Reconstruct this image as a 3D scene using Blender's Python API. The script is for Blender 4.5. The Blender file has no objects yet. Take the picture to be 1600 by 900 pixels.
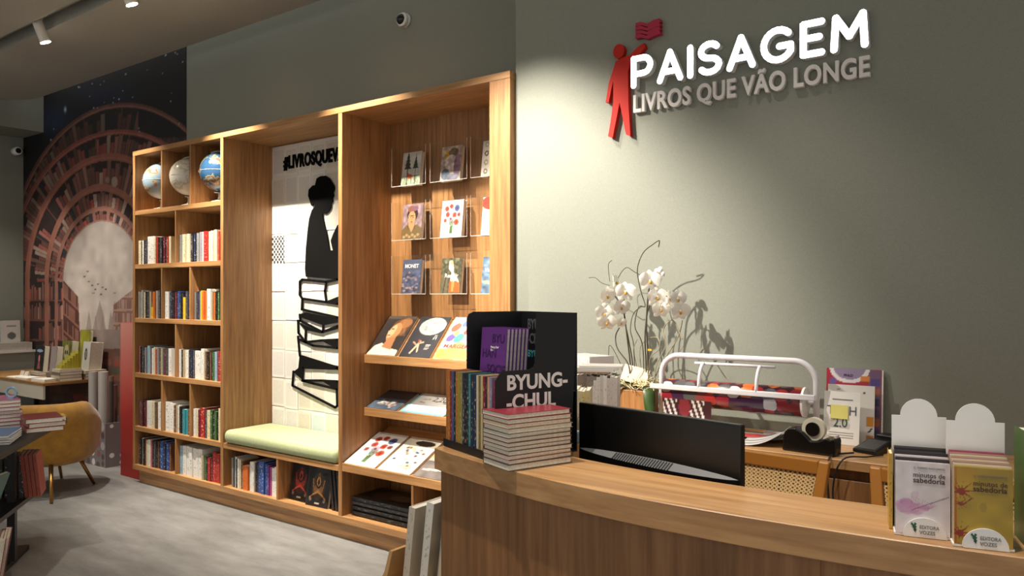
import bpy, bmesh, math, random
import numpy as np
from mathutils import Matrix, Vector
random.seed(7)
RNG = np.random.RandomState(5)
S = bpy.context.scene
COL = S.collection
PI = math.pi
def R(d): return math.radians(d)

# ------------------------------------------------------------ camera, world, exposure
EYE = 1.55
YAW = R(36.29)
F = 1200.0
cd = bpy.data.cameras.new('camera'); cam = bpy.data.objects.new('camera', cd); COL.objects.link(cam)
cam.location = (0, 0, EYE); cam.rotation_euler = (PI/2, 0, YAW)
cd.sensor_width = 36; cd.lens = 36*F/1600; cd.shift_y = 12/1600; cd.clip_start = .05
S.camera = cam
S.cycles.transparent_max_bounces = 24
S.view_settings.view_transform = 'Standard'; S.view_settings.look = 'None'
S.view_settings.gamma = 1; S.view_settings.use_curve_mapping = False
S.view_settings.exposure = 1.22
W = bpy.data.worlds.new('shop_ambience'); S.world = W; W.use_nodes = True
W.node_tree.nodes['Background'].inputs[0].default_value = (1, .96, .89, 1)
W.node_tree.nodes['Background'].inputs[1].default_value = .28
SPOT_COL = (1, .91, .78)
# spot lamps in the ceiling slot: x, aim (x, y, z), watts
SLOT_Y = 2.585
SLOT_LAMPS = [(-8.89, (-8.9, 3.6, 1.2), 45), (-7.61, (-7.75, 3.5, 1.1), 95), (-6.33, (-6.05, 3.5, 1.0), 130),
              (-5.05, (-4.75, 3.6, .8), 300), (-3.77, (-3.3, 3.6, .95), 260), (-2.49, (-2.05, 3.3, 1.1), 85),
              (-1.21, (-.9, 2.9, 1.0), 30)]
ROOM_Y = 1.2
ROOM_LAMPS = [(-3.1, ROOM_Y, (-2.2, 3.33, 1.5), 400), (-1.5, ROOM_Y, (-1.2, 1.75, 1.1), 90), (-.35, ROOM_Y, (-.2, 1.75, 1.1), 62), (-3.2, ROOM_Y, (-3.4, 2.4, 0), 55),
              (-4.6, ROOM_Y, (-4.9, 2.3, 0), 55), (-6.6, ROOM_Y, (-6.7, 2.6, 0), 42)]

# ------------------------------------------------------------ helpers
def lin(c):
    return tuple(x/12.92 if x <= .04045 else ((x+.055)/1.055)**2.4 for x in c)
def hx(h):
    return tuple(int(h[i:i+2], 16)/255 for i in (0, 2, 4))
def L4(c):
    if isinstance(c, str): c = hx(c)
    return lin(c)+(1,)
CY, SY = math.cos(YAW), math.sin(YAW)
def proj(X, Y, Z):
    u = CY*X+SY*Y; d = -SY*X+CY*Y
    return 800+F*u/d, 462-F*(Z-EYE)/d
def onY(x, y, Y):       # where the sight line of a photograph point meets the wall plane Y
    k = (x-800)/F; X = Y*(k*CY-SY)/(CY+k*SY); d = -SY*X+CY*Y
    return Vector((X, Y, EYE+(462-y)*d/F))
def onZ(x, y, Z):       # where it meets the level Z
    d = F*(Z-EYE)/(462-y); u = (x-800)/F*d
    return Vector((CY*u-SY*d, SY*u+CY*d, Z))

class MB:
    def __init__(s): s.v = []; s.f = []; s.sm = []
    def add(s, vs, fs, smooth=False):
        n = len(s.v); s.v += [tuple(p) for p in vs]
        for f in fs: s.f.append([i+n for i in f]); s.sm.append(smooth)
        return s
    def box(s, x0, x1, y0, y1, z0, z1):
        return s.add([(x0,y0,z0),(x1,y0,z0),(x1,y1,z0),(x0,y1,z0),(x0,y0,z1),(x1,y0,z1),(x1,y1,z1),(x0,y1,z1)],
              [(0,3,2,1),(4,5,6,7),(0,1,5,4),(1,2,6,5),(2,3,7,6),(3,0,4,7)])
    def prism(s, pts, a0, a1, ax='y', smooth=False):
        # polygon in the plane of the two other axes, extruded along ax
        def P(p, a): return (p[0], a, p[1]) if ax == 'y' else ((p[0], p[1], a) if ax == 'z' else (a, p[0], p[1]))
        n = len(pts); vs = [P(p, a0) for p in pts]+[P(p, a1) for p in pts]
        s.add(vs, [list(range(n)), list(range(2*n-1, n-1, -1))])
        base = len(s.v)-2*n
        for i in range(n):
            j = (i+1) % n; s.f.append([base+i, base+n+i, base+n+j, base+j]); s.sm.append(smooth)
        return s
    def tube(s, pts, r, seg=8, cap=True):
        pts = [Vector(p) for p in pts]; n = len(pts); vs = []; up = None
        for i, p in enumerate(pts):
            t = (pts[min(i+1, n-1)]-pts[max(i-1, 0)]).normalized()
            if up is None:
                up = Vector((0,0,1)) if abs(t.z) < .9 else Vector((1,0,0))
            a = t.cross(up)
            if a.length < 1e-5: a = t.cross(Vector((1,0,0)))
            a.normalize(); b = a.cross(t).normalized(); up = b
            rr = r[i] if isinstance(r, (list, tuple)) else r
            for k in range(seg):
                q = 2*PI*k/seg; vs.append(p+a*(rr*math.cos(q))+b*(rr*math.sin(q)))
        fs = [(i*seg+k, i*seg+(k+1) % seg, (i+1)*seg+(k+1) % seg, (i+1)*seg+k) for i in range(n-1) for k in range(seg)]
        s.add(vs, fs, True)
        if cap:
            base = len(s.v)-len(vs)
            s.f.append([base+k for k in range(seg)][::-1]); s.sm.append(False)
            s.f.append([base+(n-1)*seg+k for k in range(seg)]); s.sm.append(False)
        return s
    def lathe(s, prof, c=(0,0,0), seg=24, ax='z', smooth=True):
        vs = []
        for r, h in prof:
            for k in range(seg):
                q = 2*PI*k/seg; a, b = r*math.cos(q), r*math.sin(q)
                p = (a, b, h) if ax == 'z' else ((h, a, b) if ax == 'x' else (b, h, a))
                vs.append((p[0]+c[0], p[1]+c[1], p[2]+c[2]))
        n = len(prof)
        fs = [(i*seg+k, i*seg+(k+1) % seg, (i+1)*seg+(k+1) % seg, (i+1)*seg+k) for i in range(n-1) for k in range(seg)]
        s.add(vs, fs, smooth); base = len(s.v)-len(vs)
        if prof[0][0] > 1e-6: s.f.append([base+k for k in range(seg)][::-1]); s.sm.append(False)
        if prof[-1][0] > 1e-6: s.f.append([base+(n-1)*seg+k for k in range(seg)]); s.sm.append(False)
        return s
    def ball(s, c, r, seg=16, rings=10):
        rx, ry, rz = r if isinstance(r, tuple) else (r, r, r); n0 = len(s.v)
        s.lathe([(math.sin(PI*i/rings) if 0 < i < rings else 1e-7, -math.cos(PI*i/rings)) for i in range(rings+1)], (0,0,0), seg)
        for i in range(n0, len(s.v)):
            p = s.v[i]; s.v[i] = (c[0]+p[0]*rx, c[1]+p[1]*ry, c[2]+p[2]*rz)
        return s
    def stroke(s, pts, w, a0, a1, ax='y'):   # rounded flat stroke: capsules along a polyline, extruded
        for (x0, y0), (x1, y1) in zip(pts[:-1], pts[1:]):
            q = math.atan2(y1-y0, x1-x0); P = []
            for k in range(9): t = q+PI/2+PI*k/8; P.append((x0+w/2*math.cos(t), y0+w/2*math.sin(t)))
            for k in range(9): t = q-PI/2+PI*k/8; P.append((x1+w/2*math.cos(t), y1+w/2*math.sin(t)))
            s.prism(P, a0, a1, ax)
        return s
    def mesh(s, name):
        m = bpy.data.meshes.new(name); m.from_pydata(s.v, [], s.f); m.update()
        m.polygons.foreach_set('use_smooth', s.sm)
        bm = bmesh.new(); bm.from_mesh(m); bmesh.ops.recalc_face_normals(bm, faces=bm.faces); bm.to_mesh(m); bm.free()
        return m
    def build(s, name, mat, parent=None, M=None, world=False):
        return put(name, s.mesh(name), mat, parent, M, world)

def mw(o):
    p = o; M = Matrix.Identity(4)
    while p:
        M = p.matrix_parent_inverse @ p.matrix_basis @ M if p.parent else p.matrix_basis @ M
        p = p.parent
    return M
def put(name, mesh, mat, parent=None, M=None, world=False):
    o = bpy.data.objects.new(name, mesh); COL.objects.link(o)
    if mat and mesh and not mesh.materials: mesh.materials.append(mat)
    if M is not None: o.matrix_basis = M
    if parent:
        o.parent = parent
        if world: o.matrix_parent_inverse = mw(parent).inverted()
    return o
def tag(o, label, cat, group=None):
    o['label'] = label; o['category'] = cat
    if group: o['group'] = group
    return o
def thing(name, label, cat, loc=(0,0,0), rz=0, group=None):
    o = bpy.data.objects.new(name, None); COL.objects.link(o); o.empty_display_size = .1
    o.matrix_basis = Matrix.Translation(loc) @ Matrix.Rotation(rz, 4, 'Z')
    return tag(o, label, cat, group)
def struct(name, mb, mat, label=None):
    o = mb.build(name, mat); o['kind'] = 'structure'
    if label: o['label'] = label
    return o
def box(name, mat, parent, x0, x1, y0, y1, z0, z1, world=False, bevel=0):
    o = MB().box(x0, x1, y0, y1, z0, z1).build(name, mat, parent, None, world)
    if bevel: bev(o, bevel)
    return o
def bev(o, w, seg=2):
    m = o.modifiers.new('bevel', 'BEVEL'); m.width = w; m.segments = seg; m.limit_method = 'ANGLE'
    return o
def subs(o, lv=2):
    m = o.modifiers.new('subd', 'SUBSURF'); m.levels = lv; m.render_levels = lv
    for p in o.data.polygons: p.use_smooth = True
    return o
def T(x, y, z): return Matrix.Translation((x, y, z))
def RX(d): return Matrix.Rotation(R(d), 4, 'X')
def RY(d): return Matrix.Rotation(R(d), 4, 'Y')
def RZ(d): return Matrix.Rotation(R(d), 4, 'Z')

# ------------------------------------------------------------ materials
MT = {}
def mat(name, col='808080', rough=.5, metal=0, spec=.5, coat=0, emit=None, est=0, alpha=None):
    m = bpy.data.materials.new(name); m.use_nodes = True; b = m.node_tree.nodes['Principled BSDF']
    b.inputs['Base Color'].default_value = L4(col); b.inputs['Roughness'].default_value = rough
    b.inputs['Metallic'].default_value = metal; b.inputs['Specular IOR Level'].default_value = spec
    b.inputs['Coat Weight'].default_value = coat
    if emit: b.inputs['Emission Color'].default_value = L4(emit); b.inputs['Emission Strength'].default_value = est
    MT[name] = m; return m
def nd(m, t, **k):
    n = m.node_tree.nodes.new(t)
    for a, v in k.items(): setattr(n, a, v)
    return n
def lk(m, a, b): m.node_tree.links.new(a, b)
def bs(m): return m.node_tree.nodes['Principled BSDF']
def noisy(name, c1, c2, scale=(1,1,1), nscale=5, detail=4, rough=.6, bump=0, coord='Object', lo=.35, hi=.65, spec=.5, rough_n=.6):
    m = mat(name, c1, rough, spec=spec); tc = nd(m, 'ShaderNodeTexCoord'); mp = nd(m, 'ShaderNodeMapping')
    mp.inputs['Scale'].default_value = scale; lk(m, tc.outputs[coord], mp.inputs['Vector'])
    n = nd(m, 'ShaderNodeTexNoise'); n.inputs['Scale'].default_value = nscale; n.inputs['Detail'].default_value = detail
    n.inputs['Roughness'].default_value = rough_n
    lk(m, mp.outputs[0], n.inputs['Vector']); r = nd(m, 'ShaderNodeValToRGB')
    r.color_ramp.elements[0].position = lo; r.color_ramp.elements[1].position = hi
    r.color_ramp.elements[0].color = L4(c1); r.color_ramp.elements[1].color = L4(c2)
    lk(m, n.outputs['Fac'], r.inputs[0]); lk(m, r.outputs[0], bs(m).inputs['Base Color'])
    if bump:
        bp = nd(m, 'ShaderNodeBump'); bp.inputs['Strength'].default_value = bump; bp.inputs['Distance'].default_value = .01
        lk(m, n.outputs['Fac'], bp.inputs['Height']); lk(m, bp.outputs[0], bs(m).inputs['Normal'])
    return m
def wood(name, c1, c2, axis, rough=.42):
    sc = {'x': (1.2, 22, 22), 'y': (22, 1.2, 22), 'z': (22, 22, 1.2)}[axis]
    m = noisy(name, c1, c2, sc, 2.2, 6, rough, .04, lo=.3, hi=.7)
    # broad board-to-board tone on top of the fine grain
    tc = nd(m, 'ShaderNodeTexCoord'); mp = nd(m, 'ShaderNodeMapping')
    mp.inputs['Scale'].default_value = tuple(.35 if s < 2 else 5 for s in sc); lk(m, tc.outputs['Object'], mp.inputs['Vector'])
    n = nd(m, 'ShaderNodeTexNoise'); n.inputs['Scale'].default_value = 1.6; lk(m, mp.outputs[0], n.inputs['Vector'])
    hs = nd(m, 'ShaderNodeHueSaturation'); mr = nd(m, 'ShaderNodeMapRange')
    mr.inputs['From Min'].default_value = .3; mr.inputs['From Max'].default_value = .7
    mr.inputs['To Min'].default_value = .84; mr.inputs['To Max'].default_value = 1.14
    lk(m, n.outputs['Fac'], mr.inputs[0]); lk(m, mr.outputs[0], hs.inputs['Value'])
    src = bs(m).inputs['Base Color'].links[0].from_socket
    lk(m, src, hs.inputs['Color']); lk(m, hs.outputs[0], bs(m).inputs['Base Color'])
    return m
wood('oak_v', '875a35', 'b48655', 'z'); wood('oak_h', '96683f', 'bd905d', 'x'); wood('oak_y', '8a6139', 'b0854f', 'y')
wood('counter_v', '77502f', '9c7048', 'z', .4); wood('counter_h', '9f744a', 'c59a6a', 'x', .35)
noisy('paint', '83867c', '8a8d83', (1,1,1), 220, 2, .75, .03)
noisy('ceiling_paint', 'a5a59d', 'acaca4', (1,1,1), 60, 2, .85)
noisy('floor_vinyl', '6e6d6b', '8d8c8a', (1.2, 4, 1), 1.8, 9, .42, .02, lo=.33, hi=.68, spec=.4, rough_n=.7)
mat('red_panel', '9c2a22', .45); mat('white_paint', 'e8e6e2', .45); mat('white_plastic', 'eceae8', .35)
mat('black_metal', '121212', .45); mat('black_board', '0d0e13', .5); mat('black_plastic', '0a0a0b', .32)
mat('dark_grey', '3a3a3c', .4); mat('grey_plastic', '6a6b6e', .45); mat('black_cut', '080707', .9, spec=.15)
noisy('pages', 'ddd4c2', 'f0e8d6', (1,1,1), 160, 2, .8)
noisy('pages_white', 'dcd8d0', 'efebe4', (1,1,1), 120, 2, .8)
noisy('cushion', 'a3ab82', 'adb58c', (1,1,1), 90, 3, .9, .08)
noisy('mustard', '8f6412', 'a87a1c', (1,1,1), 12, 4, .75, .03); bs(MT['mustard']).inputs['Sheen Weight'].default_value = .4
mat('brass', '9a7440', .35, 1); mat('chrome_white', 'd8d6dc', .3, 0, .6)
mat('sign_face', 'ffffff', .4, emit='f4fbff', est=3.0); mat('sign_side', 'd6d4d2', .5); mat('sign_grey', 'e2dedc', .55)
mat('sign_red', 'b3261c', .6, spec=.2); mat('sign_pink', 'a83248', .6, spec=.2)
mat('lamp_white', 'e6e2da', .4); mat('lamp_glow', 'ffffff', .4, emit='fff2dc', est=22)
mat('leaf', '2f4a1e', .4); mat('stem', '3a3322', .6); mat('twig', '4a4034', .8); mat('twig_pale', '8d8066', .8)
mat('petal', 'f2efe8', .55); bs(MT['petal']).inputs['Subsurface Weight'].default_value = 0
mat('petal_yellow', 'c79a2a', .5); noisy('straw', 'cdbb8c', 'e8dcb4', (1,1,1), 40, 2, .8)
mat('card_cream', 'cfc4b4', .6); mat('tape', 'd8d2c0', .3); mat('note', 'ded67a', .7)
mat('ink_black', '15120f', .6); mat('ink_white', 'e9e7e4', .5); mat('ink_grey', '7d7874', .6); mat('ink_green', '2c5c46', .5)
mat('ink_teal', '3f9aa0', .5); mat('ink_purple_dark', '33104a', .5); mat('ink_brown', '4b3226', .6); mat('ink_yellow', 'e0b030', .5)
mat('ink_red', 'b32626', .5); mat('ink_dimgrey', '5a5a60', .5)
mat('globe_arm', 'c9c4b8', .4); mat('blue_plastic', '7fa9c4', .3); mat('cane', 'cdb07e', .6); mat('chair_wood', 'a06a2c', .35)
mat('crate_wood', 'c49a66', .5); mat('cable', '151515', .5)
def glassy(name, tint, gl=.09):
    m = bpy.data.materials.new(name); m.use_nodes = True; nt = m.node_tree; nt.nodes.clear()
    o = nd(m, 'ShaderNodeOutputMaterial'); tr = nd(m, 'ShaderNodeBsdfTransparent'); g = nd(m, 'ShaderNodeBsdfGlossy'); mx = nd(m, 'ShaderNodeMixShader')
    fr = nd(m, 'ShaderNodeMapRange'); lw_ = nd(m, 'ShaderNodeLayerWeight'); lw_.inputs['Blend'].default_value = .25; lk(m, lw_.outputs['Facing'], fr.inputs[0]); fr.inputs['To Min'].default_value = .012; fr.inputs['To Max'].default_value = .07
    tr.inputs[0].default_value = L4(tint); g.inputs['Roughness'].default_value = .06
    lk(m, fr.outputs[0], mx.inputs[0]); lk(m, tr.outputs[0], mx.inputs[1]); lk(m, g.outputs[0], mx.inputs[2]); lk(m, mx.outputs[0], o.inputs[0])
    MT[name] = m
glassy('acrylic', 'fdfdfc'); 
m = mat('acrylic_edge', 'e8e0d4', .25)
m = mat('shrink_wrap', 'd9d6d2', .18, coat=.6)
# one book cover material: cloth colour from the object, printed spine marks in its ink colour
m = mat('book_cover', '808080', .42, coat=.15)
oi = nd(m, 'ShaderNodeObjectInfo'); at = nd(m, 'ShaderNodeAttribute', attribute_type='OBJECT', attribute_name='ink')
tc = nd(m, 'ShaderNodeTexCoord'); sp = nd(m, 'ShaderNodeSeparateXYZ'); lk(m, tc.outputs['Generated'], sp.inputs[0])
mp = nd(m, 'ShaderNodeMapping'); mp.inputs['Scale'].default_value = (2.5, .1, 16); lk(m, tc.outputs['Generated'], mp.inputs[0])
ad = nd(m, 'ShaderNodeVectorMath', operation='ADD'); lk(m, mp.outputs[0], ad.inputs[0])
cx = nd(m, 'ShaderNodeCombineXYZ'); ml = nd(m, 'ShaderNodeMath', operation='MULTIPLY'); ml.inputs[1].default_value = 57
lk(m, oi.outputs['Random'], ml.inputs[0]); lk(m, ml.outputs[0], cx.inputs[0]); lk(m, ml.outputs[0], cx.inputs[2]); lk(m, cx.outputs[0], ad.inputs[1])
n = nd(m, 'ShaderNodeTexNoise'); n.inputs['Scale'].default_value = 1; n.inputs['Detail'].default_value = 1; lk(m, ad.outputs[0], n.inputs['Vector'])
g1 = nd(m, 'ShaderNodeMath', operation='GREATER_THAN'); g1.inputs[1].default_value = .6; lk(m, n.outputs['Fac'], g1.inputs[0])
def cmpn(sock, val, e):
    c = nd(MT['book_cover'], 'ShaderNodeMath', operation='COMPARE'); c.inputs[1].default_value = val; c.inputs[2].default_value = e
    lk(MT['book_cover'], sock, c.inputs[0]); return c
c1 = cmpn(sp.outputs[0], .5, .34); c2 = cmpn(sp.outputs[2], .5, .43); c3 = cmpn(sp.outputs[1], 0, .03); cur = g1.outputs[0]
for c in (c1, c2, c3):
    mm = nd(m, 'ShaderNodeMath', operation='MULTIPLY'); lk(m, cur, mm.inputs[0]); lk(m, c.outputs[0], mm.inputs[1]); cur = mm.outputs[0]
mm = nd(m, 'ShaderNodeMath', operation='MULTIPLY'); mm.inputs[1].default_value = .55; lk(m, cur, mm.inputs[0]); cur = mm.outputs[0]
mx = nd(m, 'ShaderNodeMix', data_type='RGBA'); lk(m, cur, mx.inputs[0]); lk(m, oi.outputs['Color'], mx.inputs[6]); lk(m, at.outputs['Color'], mx.inputs[7])
lk(m, mx.outputs[2], bs(m).inputs['Base Color'])
# flat print carried by a mesh colour attribute
def printmat(name, rough, coat=0):
    m = mat(name, '808080', rough, coat=coat); a = nd(m, 'ShaderNodeAttribute', attribute_name='art'); lk(m, a.outputs['Color'], bs(m).inputs['Base Color'])
printmat('print', .4, .2); printmat('print_matt', .7)
# printed book page: grey text lines on cream
m = mat('book_page', 'e6e0d2', .8)
tc = nd(m, 'ShaderNodeTexCoord'); oi = nd(m, 'ShaderNodeObjectInfo')
mp = nd(m, 'ShaderNodeMapping'); mp.inputs['Scale'].default_value = (9, 1, 46); lk(m, tc.outputs['Generated'], mp.inputs[0])
sp = nd(m, 'ShaderNodeSeparateXYZ'); lk(m, mp.outputs[0], sp.inputs[0])
fr = nd(m, 'ShaderNodeMath', operation='FRACT'); lk(m, sp.outputs[2], fr.inputs[0])
g = nd(m, 'ShaderNodeMath', operation='GREATER_THAN'); g.inputs[1].default_value = .5; lk(m, fr.outputs[0], g.inputs[0])
n = nd(m, 'ShaderNodeTexNoise'); n.inputs['Scale'].default_value = 2.4; n.inputs['Detail'].default_value = 1; lk(m, mp.outputs[0], n.inputs['Vector'])
g2 = nd(m, 'ShaderNodeMath', operation='GREATER_THAN'); g2.inputs[1].default_value = .43; lk(m, n.outputs['Fac'], g2.inputs[0])
s2 = nd(m, 'ShaderNodeSeparateXYZ'); lk(m, tc.outputs['Generated'], s2.inputs[0])
b1 = nd(m, 'ShaderNodeMath', operation='COMPARE'); b1.inputs[1].default_value = .5; b1.inputs[2].default_value = .4; lk(m, s2.outputs[0], b1.inputs[0])
b2 = nd(m, 'ShaderNodeMath', operation='COMPARE'); b2.inputs[1].default_value = .5; b2.inputs[2].default_value = .42; lk(m, s2.outputs[2], b2.inputs[0])
cur = g.outputs[0]
for c in (g2, b1, b2):
    mm = nd(m, 'ShaderNodeMath', operation='MULTIPLY'); lk(m, cur, mm.inputs[0]); lk(m, c.outputs[0], mm.inputs[1]); cur = mm.outputs[0]
mm = nd(m, 'ShaderNodeMath', operation='MULTIPLY'); mm.inputs[1].default_value = .4; lk(m, cur, mm.inputs[0])
mx = nd(m, 'ShaderNodeMix', data_type='RGBA'); lk(m, mm.outputs[0], mx.inputs[0]); lk(m, oi.outputs['Color'], mx.inputs[6]); mx.inputs[7].default_value = L4('5a554e')
lk(m, mx.outputs[2], bs(m).inputs['Base Color'])
def checker(name, c1, c2, sc):
    m = mat(name, c1, .8); tc = nd(m, 'ShaderNodeTexCoord'); ck = nd(m, 'ShaderNodeTexChecker'); ck.inputs['Scale'].default_value = sc
    ck.inputs[1].default_value = L4(c1); ck.inputs[2].default_value = L4(c2)
    lk(m, tc.outputs['Object'], ck.inputs[0]); lk(m, ck.outputs[0], bs(m).inputs['Base Color'])
checker('check_page', 'cfc9c0', '2c2b2c', 50)
def dots(name, base, cols, scale, rough=.4, thr=.38):
    m = mat(name, base, rough, coat=.3); tc = nd(m, 'ShaderNodeTexCoord'); v = nd(m, 'ShaderNodeTexVoronoi'); v.inputs['Scale'].default_value = scale
    v.inputs['Randomness'].default_value = .35
    lk(m, tc.outputs['Object'], v.inputs['Vector']); r = nd(m, 'ShaderNodeValToRGB'); r.color_ramp.interpolation = 'CONSTANT'
    e = r.color_ramp.elements
    while len(e) < len(cols): e.new(.5)
    for i, c in enumerate(cols): e[i].position = i/len(cols); e[i].color = L4(c)
    s = nd(m, 'ShaderNodeSeparateColor'); lk(m, v.outputs['Color'], s.inputs[0]); lk(m, s.outputs[0], r.inputs[0])
    g = nd(m, 'ShaderNodeMath', operation='LESS_THAN'); g.inputs[1].default_value = thr; lk(m, v.outputs['Distance'], g.inputs[0])
    mx = nd(m, 'ShaderNodeMix', data_type='RGBA'); lk(m, g.outputs[0], mx.inputs[0]); mx.inputs[6].default_value = L4(base)
    lk(m, r.outputs[0], mx.inputs[7]); lk(m, mx.outputs[2], bs(m).inputs['Base Color'])
dots('wrap_roll', '3a1420', ['a32a2c', '5a5a60', 'b8b4ba', '3a1a3c', 'c8642a', '8a2030', '7a3a3a', '4a4a4c'], 20, .3, .62)
dots('dot_paper', '7a7072', ['e0dcda', 'a8a2a0', '5a4446', 'd4cecc', '8a5252'], 11, .5, .42)
def globe_mat(name, sea, lands):
    m = mat(name, sea, .22, coat=.5); tc = nd(m, 'ShaderNodeTexCoord'); n = nd(m, 'ShaderNodeTexNoise'); n.inputs['Scale'].default_value = 11; n.inputs['Detail'].default_value = 5
    lk(m, tc.outputs['Object'], n.inputs['Vector']); r = nd(m, 'ShaderNodeValToRGB'); r.color_ramp.interpolation = 'CONSTANT'
    e = r.color_ramp.elements
    cols = [sea]+lands
    while len(e) < len(cols): e.new(.5)
    for i, c in enumerate(cols): e[i].position = 0 if i == 0 else .52+.06*(i-1); e[i].color = L4(c)
    lk(m, n.outputs['Fac'], r.inputs[0]); lk(m, r.outputs[0], bs(m).inputs['Base Color'])
globe_mat('globe_pale_blue', '93a9b6', ['a9a88e', 'a8745a', 'b8b49c']); globe_mat('globe_cream', 'e6dece', ['cfc2aa', 'e4dccb', 'c8bba2'])
globe_mat('globe_blue', '2c4f70', ['8a8a6a', '7a5548', '8a9488'])

# ------------------------------------------------------------ prints painted into mesh colours
class Paint:
    def __init__(s, nx, ny, col='ffffff'):
        s.nx, s.ny = nx, ny; s.U, s.V = np.meshgrid(np.linspace(0, 1, nx), np.linspace(0, 1, ny)); s.C = np.zeros((ny, nx, 3)); s.C[:] = hx(col)
    def mask(s, m, c, a=1.0):
        c = np.array(hx(c) if isinstance(c, str) else c); m = (np.asarray(m, float)*a)[..., None]; s.C = s.C*(1-m)+c*m; return s
    def ell(s, x, y, rx, ry, c, rot=0, a=1.0):
        dx, dy = s.U-x, s.V-y; q = R(rot); X = dx*math.cos(q)+dy*math.sin(q); Y = -dx*math.sin(q)+dy*math.cos(q)
        return s.mask((X/rx)**2+(Y/ry)**2 < 1, c, a)
    def rect(s, x0, y0, x1, y1, c, a=1.0): return s.mask((s.U > x0) & (s.U < x1) & (s.V > y0) & (s.V < y1), c, a)
    def poly(s, pts, c, a=1.0):
        ins = np.zeros(s.U.shape, bool); n = len(pts)
        for i in range(n):
            x0, y0 = pts[i]; x1, y1 = pts[(i+1) % n]
            cond = ((y0 > s.V) != (y1 > s.V)); xi = (x1-x0)*(s.V-y0)/((y1-y0) or 1e-9)+x0; ins ^= cond & (s.U < xi)
        return s.mask(ins, c, a)
    def line(s, x0, y0, x1, y1, w, c, a=1.0):
        dx, dy = x1-x0, y1-y0; t = np.clip(((s.U-x0)*dx+(s.V-y0)*dy)/(dx*dx+dy*dy), 0, 1)
        return s.mask(np.hypot(s.U-x0-t*dx, s.V-y0-t*dy) < w, c, a)
    def blur(s, amp=.05, k=7):
        n = RNG.rand(s.ny//k+2, s.nx//k+2); yi = (np.arange(s.ny)/k); xi = (np.arange(s.nx)/k)
        y0 = yi.astype(int); x0 = xi.astype(int); fy = (yi-y0)[:, None]; fx = (xi-x0)[None]
        v = n[y0][:, x0]*(1-fy)*(1-fx)+n[y0+1][:, x0]*fy*(1-fx)+n[y0][:, x0+1]*(1-fy)*fx+n[y0+1][:, x0+1]*fy*fx
        s.C = np.clip(s.C*(1+amp*2*(v[..., None]-.5)), 0, 1); return s
def art_mesh(name, paint, pt):
    # pt(u, v) -> 3-D point arrays
    ny, nx = paint.ny, paint.nx; P = pt(paint.U, paint.V); co = np.stack(P, -1).reshape(-1, 3)
    m = bpy.data.meshes.new(name); idx = np.arange(nx*ny).reshape(ny, nx)
    q = np.stack([idx[:-1, :-1], idx[:-1, 1:], idx[1:, 1:], idx[1:, :-1]], -1).reshape(-1, 4); nf = len(q)
    m.vertices.add(len(co)); m.vertices.foreach_set('co', co.ravel()); m.loops.add(nf*4); m.loops.foreach_set('vertex_index', q.ravel())
    m.polygons.add(nf); m.polygons.foreach_set('loop_start', np.arange(nf)*4); m.update(calc_edges=True)
    c = paint.C.reshape(-1, 3); l = np.where(c <= .04045, c/12.92, ((c+.055)/1.055)**2.4)
    a = m.color_attributes.new('art', 'FLOAT_COLOR', 'POINT'); a.data.foreach_set('color', np.concatenate([l, np.ones((len(l), 1))], 1).ravel()); m.validate(); return m

# ------------------------------------------------------------ lettering
def text_mesh(body, size, depth=0, bold=0, align='LEFT', space=1.0):
    c = bpy.data.curves.new('text', 'FONT'); c.body = body; c.size = size; c.extrude = depth; c.offset = bold*size; c.align_x = align
    c.space_character = space; c.resolution_u = 4
    o = bpy.data.objects.new('text', c); COL.objects.link(o); dg = bpy.context.evaluated_depsgraph_get()
    m = bpy.data.meshes.new_from_object(o.evaluated_get(dg)); bpy.data.objects.remove(o); bpy.data.curves.remove(c); m.materials.clear(); return m
def text(name, body, size, mat, parent, M, bold=0, depth=.0003, align='LEFT', width=None, space=1.0):
    m = text_mesh(body, size, depth, bold, align, space)
    if width:
        xs = [v.co.x for v in m.vertices]; k = width/(max(xs)-min(xs))
        for v in m.vertices: v.co.x *= k
    return put(name, m, mat, parent, M)
def letters(body, size, depth, bold, width, space=1.0):
    # split a word into single-letter meshes (islands that overlap sideways belong to one letter)
    m = text_mesh(body, size, depth, bold, 'LEFT', space); xs = [v.co.x for v in m.vertices]; k = width/(max(xs)-min(xs)); x0 = min(xs)
    par = list(range(len(m.vertices)))
    def fd(i):
        while par[i] != i: par[i] = par[par[i]]; i = par[i]
        return i
    for e in m.edges: par[fd(e.vertices[0])] = fd(e.vertices[1])
    isl = {}
    for i in range(len(par)): isl.setdefault(fd(i), []).append(i)
    grp = []
    for ids in sorted(isl.values(), key=lambda g: -(max(m.vertices[i].co.x for i in g)-min(m.vertices[i].co.x for i in g))):
        a = min(m.vertices[i].co.x for i in ids); b = max(m.vertices[i].co.x for i in ids)
        for g in grp:
            if min(b, g[1])-max(a, g[0]) > .45*min(b-a, g[1]-g[0]): g[2].update(ids); break
        else: grp.append([a, b, set(ids)])
    out = []
    for a, b, ids in sorted(grp, key=lambda g: g[0]):
        mp = {}; vs = []
        for i in sorted(ids): mp[i] = len(vs); c = m.vertices[i].co; vs.append(((c.x-x0)*k, c.y, c.z))
        fs = [[mp[i] for i in p.vertices] for p in m.polygons if p.vertices[0] in mp]
        mm = bpy.data.meshes.new('letter'); mm.from_pydata(vs, [], fs); mm.update(); out.append(mm)
    return out
FACE = RX(90)                       # text plane that looks along -Y
COVER = RZ(90) @ RX(90)             # text plane on a book's front board (+X side)

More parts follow.
